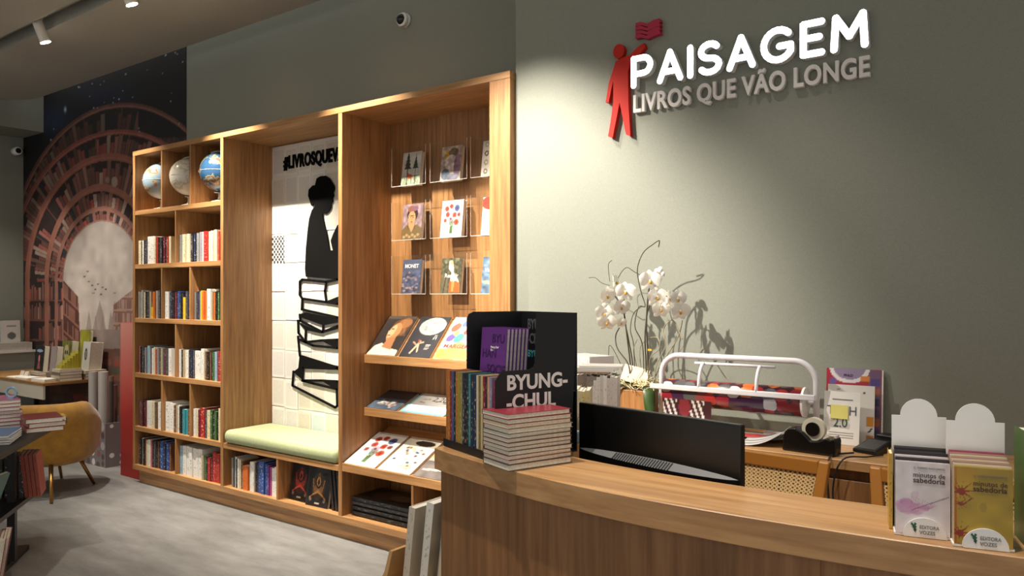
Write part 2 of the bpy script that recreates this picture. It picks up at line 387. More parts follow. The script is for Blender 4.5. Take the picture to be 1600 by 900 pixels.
def smooth(P, n=6):
    P = [Vector(p) for p in P]; out = []
    for i in range(len(P)-1):
        p0, p1, p2, p3 = P[max(i-1, 0)], P[i], P[i+1], P[min(i+2, len(P)-1)]
        for k in range(n):
            t_ = k/n; out.append(.5*((2*p1)+(p2-p0)*t_+(2*p0-5*p1+4*p2-p3)*t_*t_+(3*p1-p0-3*p2+p3)*t_**3))
    return out+[P[-1]]
# ------------------------------------------------------------ books
CC = dict(w='e2dfd8', k='1c1b1d', r='a82a26', y='d8b428', c='d9cba6', n='232a42', g='8b8a8a', o='cf6a2a', b='6a4630', t='2f8896', G='3f6636',
          p='b86a74', l='8fb0c0', u='2c4f94', d='46454a', m='6a2430', v='5c2c78', P='a8407a', a='b0a284')
CN = dict(w='white', k='black', r='red', y='yellow', c='cream', n='navy', g='grey', o='orange', b='brown', t='teal', G='green', p='pink',
          l='pale blue', u='blue', d='dark grey', m='maroon', v='violet', P='magenta', a='tan')
_bm = {}
def book_meshes(Tk, D, H, pg):
    key = (round(Tk, 4), round(D, 3), round(H, 3), pg)
    if key not in _bm:
        b = min(.0022, Tk*.09); i = .003
        c = MB().box(0, b, 0, D, 0, H).box(Tk-b, Tk, 0, D, 0, H).box(b, Tk-b, 0, b, 0, H).mesh('cover'); c.materials.append(MT['book_cover'])
        p = MB().box(b, Tk-b, b, D-i, i*.5, H-i).mesh('pages'); p.materials.append(MT[pg]); _bm[key] = (c, p)
    return _bm[key]
def book(label, M, Tk, D, H, col, ink='e8e4da', group=None, art=None, pg='pages', cat='book', name='book', lightparts=False):
    c, p = book_meshes(Tk, D, H, pg)
    o = bpy.data.objects.new(name, c); COL.objects.link(o); o.matrix_basis = M; o.color = L4(CC.get(col, col)); o['ink'] = L4(CC.get(ink, ink))[:3]
    tag(o, label, cat, group)
    if not lightparts:
        q = bpy.data.objects.new('pages', p); COL.objects.link(q); q.parent = o
    if art is not None:
        put('cover_art', art_mesh('cover_art', art, lambda u, v: (np.full(u.shape, Tk+.0008), u*D, v*H)), MT['print'], o)
    return o
def face_out(x, y, z, rz=0, tilt=0, Tk=0):   # front cover looks along -Y; (x, y, z) is its lower left front corner
    return T(x, y, z) @ RZ(rz) @ RX(-tilt) @ RZ(-90) @ T(-Tk, 0, 0)
def flat(x, y, z, rz=0):                     # lying, front cover up, spine towards -Y; corner at the high-x end
    return T(x, y, z) @ RZ(rz) @ RY(-90)
ORD = 'first second third fourth fifth sixth seventh eighth ninth tenth eleventh twelfth thirteenth fourteenth fifteenth sixteenth seventeenth eighteenth nineteenth twentieth'.split()
ORD += ['twenty-'+w for w in ORD[:9]]+['thirtieth']+['thirty-'+w for w in ORD[:9]]
def shelf_row(spec, x0, x1, y, z, h, where, group, n0=0, anchor='the red panel', D=.155):
    # spec: colour letter, thickness in mm, optional /height in cm; fills x0..x1 from the left
    items = []
    for s in spec.split():
        hh = h
        if '/' in s: s, q = s.split('/'); hh = float(q)/100
        items.append((s[0], float(s[1:])/1000, hh))
    k = min(1.9, (x1-x0-.0025*len(items)-.016)/sum(i[1] for i in items)); x = x0+.008
    for i, (c, t, hh) in enumerate(items):
        t *= k; hh += random.uniform(-.004, .004)
        size = 'slim' if t < .016 else ('thick' if t > .034 else 'medium')
        ink = random.choice('wcaw') if c in 'knmbudvrGt' else random.choice('kndrkb')
        book('%s %s book, %s from %s, %s' % (size, CN[c], ORD[n0+i], anchor, where), T(x, y+random.uniform(0, .012), z), t, D, hh, c, ink, group)
        x += t+.0025
    return n0+len(items)

# ------------------------------------------------------------ room shell
YF, YB, YS = 3.285, 3.73, 3.33
struct('floor', MB().box(-9.75, 2.6, -2.5, 3.95, -.12, 0), MT['floor_vinyl'], 'grey concrete-look vinyl floor')
struct('wall_left', MB().box(-9.75, -9.59, -2.5, 3.95, 0, 3.95), MT['paint'], 'dark olive grey wall at the far end')
struct('wall_back', MB().box(-9.59, -2.42, YB, 3.95, 0, 3.95), MT['paint'], 'olive grey wall above the bookcase')
struct('wall_counter', MB().box(-2.42, 2.6, YS, 3.95, 0, 3.95), MT['paint'], 'sage grey wall carrying the illuminated sign')
struct('trim_1', MB().box(-9.59, -9.07, -2.5, YB, 3.33, 3.9), MT['paint'], 'boxed beam along the far wall')
# dropped ceiling slab with rounded far corner and a long lamp slot
ZC = 3.60; rc = .45
pl = [(-9.1+rc-rc*math.cos(R(a)), 3.51-rc+rc*math.sin(R(a))) for a in range(0, 91, 15)]
far = MB().prism(pl+[(-2.42, 3.51), (-2.42, 2.655), (-9.1, 2.655)], ZC, ZC+.18, 'z')
far.box(-2.42, 2.6, 2.655, 3.33, ZC, ZC+.18).box(-9.1, 2.6, 1.27, 2.515, ZC, ZC+.18).box(-9.1, 2.6, -2.5, 1.13, ZC, ZC+.18)
far.box(-9.1, 2.6, 1.13, 1.27, ZC+.1, ZC+.18).box(-9.1, 2.6, 2.515, 2.655, ZC+.1, ZC+.18)
struct('ceiling', far, MT['ceiling_paint'], 'dropped ceiling with a long lamp slot')

def spot_lamp(x, y, aim, watts, label, deg=52):
    t = thing('track_spotlight', label, 'spotlight', (x, y, ZC+.1), 0, 'white track spotlights in the ceiling slots')
    h = Vector((x, y, ZC-.05)); d = (Vector(aim)-h).normalized(); q = d.to_track_quat('-Z', 'Y').to_matrix().to_4x4()
    MB().box(-.05, .05, -.02, .02, -.03, 0).build('track_adapter', MT['lamp_white'], t)
    MB().tube([(0, 0, -.02), (0, 0, -.14)], .009).build('arm', MT['lamp_white'], t)
    L = Matrix.Translation((0, 0, -.15)) @ q
    hd = MB().lathe([(.03, .1), (.036, .09), (.038, -.06), (.036, -.075), (.032, -.075)], seg=20).build('lamp_head', MT['lamp_white'], t, L)
    MB().lathe([(.0355, -.0755), (.0355, -.079)], seg=20).build('lens', MT['lamp_glow'], hd)
    ld = bpy.data.lights.new('spot', 'SPOT'); ld.energy = watts; ld.color = SPOT_COL; ld.spot_size = R(deg); ld.spot_blend = .7; ld.shadow_soft_size = .025
    lo = bpy.data.objects.new('spot_beam', ld); COL.objects.link(lo); lo.parent = t; lo.matrix_basis = L @ T(0, 0, -.085)
near = ['over the gift wrap bin', 'beside the mural', 'over the globe shelves', 'over the reading niche', 'over the art book bay', 'where the bookcase meets the sign wall', 'over the orchid']
for (x, a, w), nn in zip(SLOT_LAMPS, near):
    spot_lamp(x, SLOT_Y, a, w, 'white cylinder track spotlight in ceiling slot '+nn, 62)
for (x, y, a, w), nn in zip(ROOM_LAMPS, ['aimed at the sign wall', 'over the display of black card', 'over the pocket book holders', 'over the open floor by the counter', 'over the floor before the niche', 'over the mustard armchair']):
    spot_lamp(x, y, a, w, 'white cylinder spotlight in front ceiling slot '+nn, 50 if 'sign' in nn else 62)
# slim rail inside the far slot
tag(MB().box(-9.0, 2.5, SLOT_Y-.018, SLOT_Y+.018, ZC+.085, ZC+.1).build('lamp_track', MT['grey_plastic']), 'long grey lamp track in the ceiling slot along the bookcase wall', 'lamp track')
tag(MB().box(-9.0, 2.5, ROOM_Y-.018, ROOM_Y+.018, ZC+.085, ZC+.1).build('lamp_track', MT['grey_plastic']), 'long grey lamp track in the ceiling slot over the counter', 'lamp track')

# ------------------------------------------------------------ mural print
def mural():
    nx, ny = 330, 470; p = Paint(nx, ny, '05070f'); x0, x1, z0, z1 = -9.585, -6.27, 0, 3.85
    X = x0+(x1-x0)*p.U; Z = z0+(z1-z0)*p.V; k = CY*X+SY*3.72; d = -SY*X+CY*3.72; A = 800+F*k/d; B = 462-F*(Z-EYE)/d
    h = lambda n: (np.sin(n*127.1+311.7)*43758.5453) % 1
    p.mask(np.exp(-(((A-82)/30)**2+((B-188)/26)**2)), '24406e', .55); p.mask(np.exp(-(((A-160)/50)**2+((B-150)/20)**2)), '0d1a38', .8)
    rings = [(195, 276, 184), (187, 234, 172), (172, 195, 130), (158, 147, 86), (159, 114, 72), (160, 94, 62)]
    def ring(i, grow=0):
        cx, ry, rx = rings[i]; yy = np.minimum(B, 440.)
        return ((A-cx)/(rx+grow))**2+((yy-440)/(ry+grow))**2
    ang = np.arctan2(440-B, (A-160)*1.25); low = B > 440
    for i in range(5):
        ins = (ring(i) < 1) & (ring(i+1) > 1)
        dep = [.65, .85, 1.0, 1.05, 1.1][i]
        p.mask(ins, np.array(hx('2a1c1c'))*dep)
        par = np.where(low, -(B-440)/95., ang)
        N = [95, 90, 70, 55, 48][i]; sh_ = np.floor((B-440)/31); fB = ((B-440)/31) % 1; s = np.where(low, np.floor(A/2.3)+sh_*57, np.floor(par*N/PI)); f = np.where(low, (A/2.3) % 1, (par*N/PI) % 1); r1 = h(s+i*37); r2 = h(s*1.7+i*11)
        t = (1-ring(i+1)**.5)/(ring(i)**.5-ring(i+1)**.5+1e-6); inner = np.sqrt(ring(i+1)); outer = np.sqrt(ring(i)); t = (inner-1)/(np.maximum(inner-1, 0)+np.maximum(1-outer, 0)+1e-6)
        t = np.where(low, .95*(1-fB), t); top = .45+.4*r2; grp = h(np.floor(s/7)+i*5)
        bk = ins & (t < top+.1) & (f > .12) & (grp > .1)
        base = np.stack([.35+.25*r1, .25+.19*r1*r2, .22+.17*r1*r2], -1)*dep
        base = np.where((h(s*3.3+i) > .88)[..., None], np.array([.6, .5, .45])*dep, base)
        base = np.where((h(s*5.1+i) > .92)[..., None], np.array([.16, .17, .2])*dep, base)
        p.C = np.where(bk[..., None], base, p.C)
        nd_ = [11, 11, 10, 9, 9][i]; fd = np.where(low, np.where(fB > .9, 0, 1), (par*nd_/PI+.3*i) % 1); p.mask(ins & (fd < .035), np.array(hx('6b4238'))*dep)
    p.mask((A > 150) & (A < 290) & (B < 215) & (ring(0) < 1) & (ring(1) > 1) & (A > 215), '07080f', .85)
    for i in range(6):
        wdt = [2.6, 3, 3.8, 3.4, 2.4, 1.6][i]; e = np.abs(np.sqrt(ring(i))-1)*rings[i][2]
        p.mask(e < wdt, ['5a3834', '7a443c', '8a5446', '986252', '94665a', '967062'][i])
        p.mask(np.abs(np.sqrt(ring(i, -1.5))-1)*rings[i][2] < .9, 'a0705e', .45)
    ins = ring(5) < 1
    g = np.clip((B-350)/170, 0, 1)[..., None]
    mist = np.array(hx('8e837e'))*(1-g)+np.array(hx('b8aba3'))*g
    p.C = np.where(ins[..., None], mist, p.C)
    p.mask(ins & (np.exp(-(((A-158)/34)**2+((B-440)/50)**2)) > .02), 'cfc4ba', .35)
    for bx, by, w in [(155, 470, 7), (160, 492, 5), (172, 486, 4), (178, 470, 4), (138, 485, 4), (148, 495, 5), (195, 468, 6)]:   # hazy spires
        p.mask(ins & (np.abs(A-bx) < w*np.clip((B-by)/26, .12, 1)) & (B > by) & (B < 530), '8d7b76', .7)
    for bx, by in [(131, 432), (138, 440), (143, 446), (148, 452), (152, 444), (159, 449), (164, 452), (145, 458), (178, 458), (136, 424), (157, 460)]:
        p.mask((((A-bx)/2.0)**2+((B-by)/1.1)**2) < 1, '4a3e40', .8)
    rs = ins & (A > 176) & (B > 455+(203-A)*.8) & (B < 620)                # far shelves at the right of the path
    p.mask(rs, '7c5a50'); p.mask(rs & ((B % 21) < 3), 'a58272'); p.mask(rs & (h(np.floor(A/1.6)+np.floor(B/21)*9) > .6) & ((B % 21) > 6), '9a8076')
    ls = ins & (A < 124+(B-520)*.05) & (B > 436+(A-96)*1.1) & (B < 640)    # and at the left
    p.mask(ls, '4e2e29'); p.mask(ls & (((B-(A-96)*.9) % 27) < 3.5), '8a5a4c'); p.mask(ls & (h(np.floor(A/2.0)+np.floor((B-(A-96)*.9)/27)*9) > .5) & (((B-(A-96)*.9) % 27) > 8), '80564a')
    p.mask(ins & (B > 515) & (A > 124) & (A < 190), '8a7a72'); p.mask((B > 545) & (A > 60), '5c3a32', .9)
    for j in range(70):
        bx, by = 60+130*h(j*1.3), 555+150*h(j*2.7); p.mask((np.abs((A-bx)+(B-by)*(h(j*3.)-.5)) < 9) & (np.abs(B-by) < 5), [.30+.25*h(j*4.), .2+.14*h(j*5.), .17+.1*h(j*5.)], .9)
    p.mask((((A-178)/5)**2+((B-284)/8)**2) < 1, 'a08a7c'); p.mask((((A-167)/3.4)**2+((B-281)/5)**2) < 1, '8a7468')
    for j in range(60):
        bx, by = 75+215*h(j*1.9+4), 80+150*h(j*2.3+9); r = .7+.9*h(j*7.); p.mask(((((A-bx)/r)**2+((B-by)/r)**2) < 1) & ((ring(0) > 1) | ((A > 215) & (B < 215))), 'b9c4d4', .5+.4*h(j*3.1))
    p.mask(np.exp(-(((A-101)/2.2)**2+((B-171)/5)**2)), 'c9d8ea', .9)
    p.mask(A > 186, 'a06a5e', np.clip((B-480)/60, 0, 1)*.6)
    p.blur(.08, 9)
    m = art_mesh('wall_mural', p, lambda u, v: (x0+(x1-x0)*u, np.full(u.shape, YB-.004), z0+(z1-z0)*v)); o = put('wall_mural', m, MT['print_matt'])
    tag(o, 'printed mural of an arched tunnel of bookshelves under a starry night sky', 'mural')
    so = o.modifiers.new('solid', 'SOLIDIFY'); so.thickness = .003; so.offset = -1
mural()
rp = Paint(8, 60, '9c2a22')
rp.C = (1-np.clip((rp.V-.42)/.58, 0, 1)[..., None]**.8)*np.array(hx('9a261f'))+np.clip((rp.V-.42)/.58, 0, 1)[..., None]**.8*np.array(hx('b0776c'))  # red below, blending to pale pink towards the top
t = thing('red_pillar', 'low square red pillar beside the tall globe bookcase, turning pink towards the top', 'pillar', (-6.5, 3.5, 0))
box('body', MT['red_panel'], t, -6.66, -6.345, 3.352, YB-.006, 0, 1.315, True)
put('front_gradient', art_mesh('front_gradient', rp, lambda u, v: (-6.66+.315*u, np.full(u.shape, 3.3505), .001+1.314*v)), MT['print_matt'], t, None, True)

# ------------------------------------------------------------ bookcase
bc = thing('bookcase', 'long built-in oak bookcase with globe shelves, reading niche and art book bay', 'bookcase', (-4.4, 3.5, 0))
U = [(-6.33, -6.295), (-5.075, -5.04), (-3.785, -3.75)]
ZT, ZB = 2.748, .109
def bb(n, x0, x1, y0, y1, z0, z1, m): return bev(box(n, MT[m], bc, x0, x1, y0, y1, z0, z1, True), .0015, 1)
for i, (a, b) in enumerate(U): bb('upright', a, b, YF, YB-.012, ZB+.043, ZT-.038, 'oak_v')
bb('end_post', -2.565, -2.425, YF, YB-.012, ZB+.043, ZT-.0385, 'oak_v')
bb('top_board', -6.33, -2.425, YF-.001, YB-.012, ZT-.038, ZT, 'oak_h')
bb('bottom_board', -6.33, -2.425, YF-.001, YB-.012, ZB, ZB+.043, 'oak_h')
bb('plinth', -6.30, -2.45, 3.325, 3.36, 0, ZB, 'oak_h')
for a, b in ((-6.295, -5.075), (-5.04, -3.785), (-3.75, -2.565)): bb('back_panel', a, b, YB-.012, YB-.001, ZB+.04, ZT-.03, 'oak_v')
LV = [2.253, 1.809, 1.366, .912, .47]
for z in LV: bb('shelf', -6.295, -5.075, YF+.001, YB-.013, z-.037, z, 'oak_h')
def dividers(x0, x1, n, z0, z1):
    out = []
    for i in range(1, n):
        x = x0+(x1-x0)*i/n; bb('divider', x-.009, x+.009, YF+.003, YB-.014, z0, z1, 'oak_v')
    return [(x0+(x1-x0)*i/n+.009*(i > 0), x0+(x1-x0)*(i+1)/n-.009*(i < n-1)) for i in range(n)]
tops = [ZT-.038]+[z-.037 for z in LV]; floors = LV+[ZB+.043]
CUB = [dividers(-6.295, -5.075, n, floors[i], tops[i]) for i, n in enumerate((3, 2, 3, 2, 3, 2))]
bb('bench_board', -5.04, -3.785, YF+.001, YB-.013, .432, .47, 'oak_h')
NC = dividers(-5.04, -3.785, 2, ZB+.043, .432)
bb('shelf', -3.75, -2.565, 3.473, YB-.013, 1.112, 1.166, 'oak_h'); bb('shelf', -3.75, -2.565, 3.473, YB-.013, .768, .82, 'oak_h')
bb('shelf', -3.75, -2.565, YF+.001, YB-.013, .438, .49, 'oak_h')
bb('divider', -3.15, -3.132, YF+.003, YB-.014, ZB+.043, .438, 'oak_v')
def wedge(y0, y1, z, rise): MB().prism([(y0, z), (y1, z), (y1, z+rise)], -3.74, -2.575, 'x').build('sloped_rest', MT['oak_h'], bc, None, True)
wedge(3.512, 3.71, 1.1665, .228); wedge(3.335, 3.70, .4905, .181); wedge(3.515, 3.71, .8205, .07)

# globes
for i, (x, mt, lab) in enumerate([(-6.115, 'globe_pale_blue', 'pale blue world globe in the cubby next to the mural'), (-5.71, 'globe_cream', 'cream antique-toned globe in the middle cubby of the top shelf'), (-5.29, 'globe_blue', 'deep blue world globe in the top cubby beside the reading niche')]):
    t = thing('globe', lab, 'globe', (x, 3.42, 2.253), R(20*i), 'globes on the top shelf')
    MB().lathe([(.075, 0), (.078, .006), (.06, .018), (.02, .03), (.012, .05), (.012, .09)], seg=28).build('base', MT['globe_arm'], t)
    MB().ball((0, 0, .245), .148, 40, 26).build('sphere', MT[mt], t)
    MB().tube([(.16*math.sin(R(a))*.98, 0, .245+.16*math.cos(R(a))) for a in range(-25, 206, 11)], .005, 6).build('meridian_arm', MT['globe_arm'], t)
    MB().tube([(.149*math.cos(R(a)), .149*math.sin(R(a)), .245) for a in range(0, 361, 10)], .0012, 5).build('equator_line', MT['ink_white'], t)
    MB().lathe([(.008, 0), (.008, .02)], (-.158, 0, .245), 10, 'x').build('pivot', MT['globe_arm'], t)

# shelf books, colour + thickness in mm (/ height in cm)
rows = [None,
 ['c22/20 k9/19 w12/20 k12/20 d12/21 w28/22.5 w26/22.5 c14/22 r14/21 k11/21 d12/21 k11/21 m14/21 k12/21 r13/21 c16/21.5', 'g16/22 c26/22 a10/21 c20/22 n12/22 k12/22 n12/22 k12/22 g14/22 g22/22.5 w9/22 r28/23 c12/22.5 w14/23 a12/23 c20/23 r10/22'],
 ['g12 a12 g16/23 c12 k13/22 d12 a12 y24/9 o14 a12/22 g12 d14/23 k13/23', 'w28/22 d13 n12 k12 m12 n12 u12 n14 k12 y17/17 d13 n13 k10', 'g12 d12 n14 g8 y14/22 o18/22 o16/22 w30/23.5 a12/21 b12/21 o14/21 k12 G14/21 k12 p12/22'],
 ['p14 k12 d13 k12 g12 l18/22.5 w11 d12/22 w12/21 c11 r14/20 g12 d12 a11 d12 m12 d12 g12 w20/21.5', 'w12 k12 a10 c14 w16 k10 n16 d14 w20 w22 w20/23 a12 b12 k14 b12 k12 G14 l16 r22/22 y14/21'],
 ['m12 d12 m11 k12 m10 w24/22 w22/22 c18/21.5 k10 b14/21 w24/22 k10', 'w30/23 w30/23 b14/21 a12 w12/22 k14/21 k14 t18/19 t18/19 b12/19 c10', 'w14/21 c14/21 m10/21 r30/22.5 d12/21 c26/21.5 G14/22 k12/22 G14/22 k10 c12/24'],
 ['b12 k12 w12/22 k14 b12 c12 w20/22 p10 k12 d12 k12 b12 k12 u22/22.5 n16 u20/22 b12', 'l24/22 w22/22.5 w22/22.5 w22/22.5 w22/22.5 w20/22 w24/22.5 a12/19 G14/18 k10/18 r16/18 m10/18 r22/22 r26/22']]
wn = ['', 'first shelf under the globes', 'second shelf under the globes', 'third shelf under the globes', 'shelf above the lowest books', 'lowest shelf']
hh = [0, .215, .215, .215, .215, .215]
for r in range(1, 6):
    for (a, b), sp_, cn in zip(CUB[r], rows[r], ('mural-side', 'middle', 'bench-side') if len(rows[r]) == 3 else ('mural-side', 'bench-side')):
        shelf_row(sp_, a, b, YF+.022, floors[r]+.0005, hh[r], cn+' cubby, '+wn[r], 'books on the '+wn[r], 0, 'the mural side')
shelf_row('g9/21 d10/22 w10/22 k10/21 w12/21.5 c10/21 b12/20 o20/17 o18/17 a10/17 w14/21 w16/21 k12/21 n14/21 u20/22.5 u20/22.5 u16/22 v14/21 P14/20 w18/20 w20/21 k12/20', NC[0][0]+.05, NC[0][1], YF+.03, ZB+.0435, .21, 'in bench cubby', 'books under the bench', 0, "the bench's globe-side end")

# dark emblem books in the second bench cubby
def emblem(c1, c2):
    p = Paint(40, 56, '1b1718').blur(.2, 5)
    p.ell(.5, .5, .3, .33, c1, a=.25).poly([(.5, .86), (.3, .36), (.7, .36)], c1, .7).ell(.5, .6, .14, .16, '1b1718').ell(.5, .62, .09, .12, c2).ell(.5, .6, .05, .08, '241a18')
    for s in (-1, 1):
        p.line(.5, .42, .5+s*.34, .2, .02, c1).line(.5, .36, .5+s*.22, .28, .025, c2).line(.5+s*.18, .4, .5+s*.26, .66, .015, c1).ell(.5+s*.3, .16, .05, .04, 'a89a86', a=.6)
    return p.rect(.4, .07, .6, .1, 'b8ac98').rect(0, 0, .03, 1, '3a3030')
nb = NC[1]
book('dark hardcover with a red ornamental figure, face out in bench cubby', face_out(nb[0]+.02, YF+.075, ZB+.044, 0, 10, .022), .022, .21, .27, '201a1b', art=emblem('a8342c', 'c84a3a'), group='ornamental hardcovers under the bench')
book('dark hardcover with a golden ornamental figure, face out in bench cubby', face_out(nb[0]+.245, YF+.04, ZB+.044, 3, 9, .022), .022, .21, .265, '201a1b', art=emblem('a8743a', 'c8904a'), group='ornamental hardcovers under the bench')
for i in range(3):
    book('%s dark hardcover leaning behind the golden-figure book' % ['glossy black', 'second black', 'last black'][i], T(nb[0]+.50+.034*i, YF+.05, ZB+.0445) @ RY(-7), .022, .2, .265-.004*i, 'k', 'b', 'leaning black hardcovers under the bench')

# bench cushion
c = MB(); c.box(-5.03, -3.795, YF-.012, YB-.032, .471, .57)
co = c.build('bench_cushion', MT['cushion']); bev(co, .042, 5); tag(co, 'sage green upholstered seat cushion on the niche bench', 'cushion')
for p_ in co.data.polygons: p_.use_smooth = True

# ------------------------------------------------------------ niche backdrop: pages, hashtag, reading silhouette
YP = YB-.013
bd = thing('page_collage', 'collage of old book pages papering the back of the niche', 'collage', (-4.4, YP, .5))
box('backing_sheet', MT['white_paint'], bd, -5.04, -3.786, YP-.004, YP-.001, .472, 2.70, True)
pm = MB().box(0, .155, -.0012, 0, 0, .212).mesh('page'); pm.materials.append(MT['book_page'])
pm2 = MB().box(0, .155, -.0012, 0, 0, .212).mesh('check_page'); pm2.materials.append(MT['check_page'])
rp_ = random.Random(3)
for j in range(10):
    for i in range(8):
        chk = (i == 0 and j == 6)
        x = -5.036+i*.1555+rp_.uniform(-.004, .004); z = .475+j*.2215+rp_.uniform(-.006, .006)
        if x+.156 > -3.787: x = -3.787-.1565
        o = put('page', pm2 if chk else pm, None, bd, T(x, YP-.005-.0013*((i+j) % 3), z), True)
        v = rp_.choice(['e9e4d8', 'e2dccd', 'ece8df', 'ddd5c3', 'e6e2dc', 'cfdcd8' if j < 2 and i > 2 else 'e4ded2']); o.color = L4(v)
hs = thing('hashtag_lettering', 'black cut-out hashtag lettering on the page collage', 'lettering', onY(442, 262, YP-.01))
base = onY(443, 264, YP-.014); cap = onY(443, 250, YP-.014).z-base.z
end = onY(531, 254, YP-.014)
lw = (end.x-base.x)
hm = letters('#LIVROSQUEVÃO', .135, .004, .034, lw*13/11.0, 1.08)
for l in hm: put('letter', l, MT['black_cut'], hs, T(base.x, YP-.014, base.z) @ FACE, True)
def tr1(x, y): return (400+x/3.6, 170+y/3.6)
def tr2(x, y): return (400+x/3.214, 400+y/3.214)
YW = YP-.012
def pl2(pts, f): return [((lambda q: (q.x, q.z))(onY(*f(*p), YW))) for p in pts]
wom = [(345,392),(365,380),(395,377),(418,392),(432,415),(443,432),(446,452),(438,472),(441,490),(433,505),(437,520),(428,532),(426,556),(414,578),(396,592),(379,588),(378,600),(384,630),(392,665),(402,705),(410,755),(418,796),(437,797),(424,742),(440,700),(462,655),(500,632),(545,640),(575,652),(583,690),(556,720),(545,770),(580,830),(610,905),(598,945),(540,958),(460,960),(284,945),(280,900),(284,800),(292,705),(303,620),(318,572),(334,550),(330,528),(323,548),(315,546),(306,516),(297,490),(300,455),(322,432),(336,430)]
w = MB().prism(pl2(wom, tr1), YW-.008, YW-.001, 'y').build('reader_silhouette', MT['black_cut'])
tag(w, 'black cut-out silhouette of a seated woman reading, hair in a bun', 'cutout')
bk = thing('book_stack_cutout', 'black cut-out outline of a tall stack of books beneath the reading silhouette', 'cutout', onY(470, 600, YW))
X2 = 520
def ext(p, s): return p
lines = [[(235,118),(222,130),(222,195),(235,214),(412,240),(X2,255)], [(235,118),(355,130),(412,118),(X2,100)], [(355,130),(348,175),(355,228)],
 [(235,214),(232,268),(412,308),(X2,332)], [(222,295),(225,325),(336,382),(412,352),(X2,315)], [(340,347),(338,382)], [(213,325),(215,385),(250,432),(252,375)], [(250,432),(330,424),(412,420),(X2,410)],
 [(213,405),(222,500),(412,560),(X2,592)], [(222,420),(290,450),(412,462),(X2,470)], [(240,560),(235,625),(330,625),(412,630),(X2,636)], [(240,560),(412,566),(X2,570)],
 [(190,580),(185,650),(400,760),(412,752),(X2,690)], [(235,625),(290,640),(408,668),(X2,640)], [(408,668),(410,750)], [(X2,100),(X2,690)]]
fills = [[(355,228),(412,205),(X2,180),(X2,255)], [(222,292),(250,283),(412,315),(X2,300),(X2,330),(412,334),(340,348),(228,308)], [(215,330),(250,372),(330,388),(412,366),(X2,330),(X2,316),(412,352),(335,386),(240,345)],
 [(330,424),(412,422),(X2,412),(X2,490),(412,466)], [(222,502),(300,528),(412,558),(X2,590),(X2,574),(412,568),(242,562),(237,622),(190,582),(216,562)], [(330,624),(412,630),(X2,636),(X2,648),(408,672)]]
for l in lines: MB().stroke(pl2(l, tr2), .017, YW-.008, YW-.001, 'y').build('outline_stroke', MT['black_cut'], bk, None, True)
for f in fills: MB().prism(pl2(f, tr2), YW-.0075, YW-.0012, 'y').build('dark_cover', MT['black_cut'], bk, None, True)

# ------------------------------------------------------------ art book bay: acrylic pockets with face-out books
def cov_forest():
    p = Paint(40, 60, 'cfd0cc').rect(0, 0, 1, .3, '9aa48c').blur(.1)
    for x, b, s in ((.3, .15, 1), (.72, .18, .8)):
        p.rect(x-.02, 0, x+.02, .6*s+.2, '3a3028')
        for k in range(4): p.poly([(x-.2*s+.04*k, .5+.11*k*s), (x+.2*s-.04*k, .5+.11*k*s), (x, .68+.11*k*s)], '2c3a2c')
    for k in range(12): p.line(.08*k+.03, 0, .08*k+RNG.rand()*.1-.05, .12+.2*RNG.rand(), .014, '4a5a34')
    return p.ell(.45, .27, .13, .07, 'b04a2c').ell(.35, .33, .05, .05, 'b04a2c').ell(.62, .12, .06, .04, 'c8b8a0')
def cov_abstract():
    p = Paint(40, 60, 'b8a89c').blur(.2, 6).ell(.3, .75, .16, .14, 'c8a03c').ell(.6, .82, .25, .12, '6e5a44').ell(.5, .5, .3, .25, 'd8c4c0').ell(.25, .2, .22, .16, '5a6478').ell(.8, .4, .16, .35, '8a6a80').ell(.6, .1, .3, .1, '7a7a8c')
    return p.blur(.25, 4)
def cov_circles():
    p = Paint(40, 60, 'd8d0c4')
    for k in range(4): p.ell(.2, .15+.25*k, .1, .08, ['8a7a6a', 'a89a86', '6a5a4a', 'b0a898'][k]).ell(.2, .15+.25*k, .04, .03, 'e8e0d4')
    return p.ell(.65, .5, .14, .1, '9a8a76')
def cov_portrait():
    p = Paint(44, 66, '8a7478').blur(.25, 5).poly([(0, 0), (1, 0), (1, .3), (.75, .42), (.5, .36), (.25, .42), (0, .28)], '6a5634').ell(.5, .72, .27, .22, '2a1a16').ell(.44, .86, .2, .1, '7a4a3a').ell(.62, .88, .16, .07, '6a4a5a')
    p.ell(.47, .6, .19, .2, 'b8845c').rect(.4, .34, .56, .48, 'b07c54').poly([(.3, .44), (.66, .44), (.5, .2)], 'b8845c')
    p.line(.36, .68, .46, .67, .012, '2a1a14').line(.48, .67, .58, .68, .012, '2a1a14').ell(.41, .63, .03, .015, '2a1a14').ell(.54, .63, .03, .015, '2a1a14').line(.48, .62, .47, .54, .012, '9a6a48').ell(.47, .5, .05, .015, '8a3a30')
    for k in range(6): p.ell(.14+.14*k, .08+.05*(k % 2), .07, .04, 'b89a78', a=.7)
    return p.line(.64, .5, .66, .3, .012, '3a2a1c').line(.3, .48, .32, .3, .012, '3a2a1c')
def cov_bouquet():
    p = Paint(44, 66, 'ece8e4')
    for x, y, r, c in [(.25,.78,.1,'b8483c'),(.45,.84,.09,'b84a2c'),(.72,.78,.12,'4a5a8a'),(.3,.62,.1,'a84a3c'),(.62,.6,.1,'b04a30'),(.82,.6,.08,'9a4438'),(.2,.46,.08,'a85a4c'),(.72,.4,.12,'b85034'),(.45,.5,.12,'b8a4b8'),(.5,.4,.09,'a898b0')]:
        p.ell(x, y, r, r*.75, c).ell(x, y, r*.4, r*.3, '7a3028' if c[0] in 'ab' else '3a3a5a')
    for k in range(5): p.line(.38+.05*k, .48, .47+.02*k, .12, .012, '5a7a4a')
    return p.poly([(.43, .1), (.56, .1), (.54, .32), (.45, .32)], '4a6a3a').rect(.1, .03, .9, .035, 'b8b4b0').blur(.06)
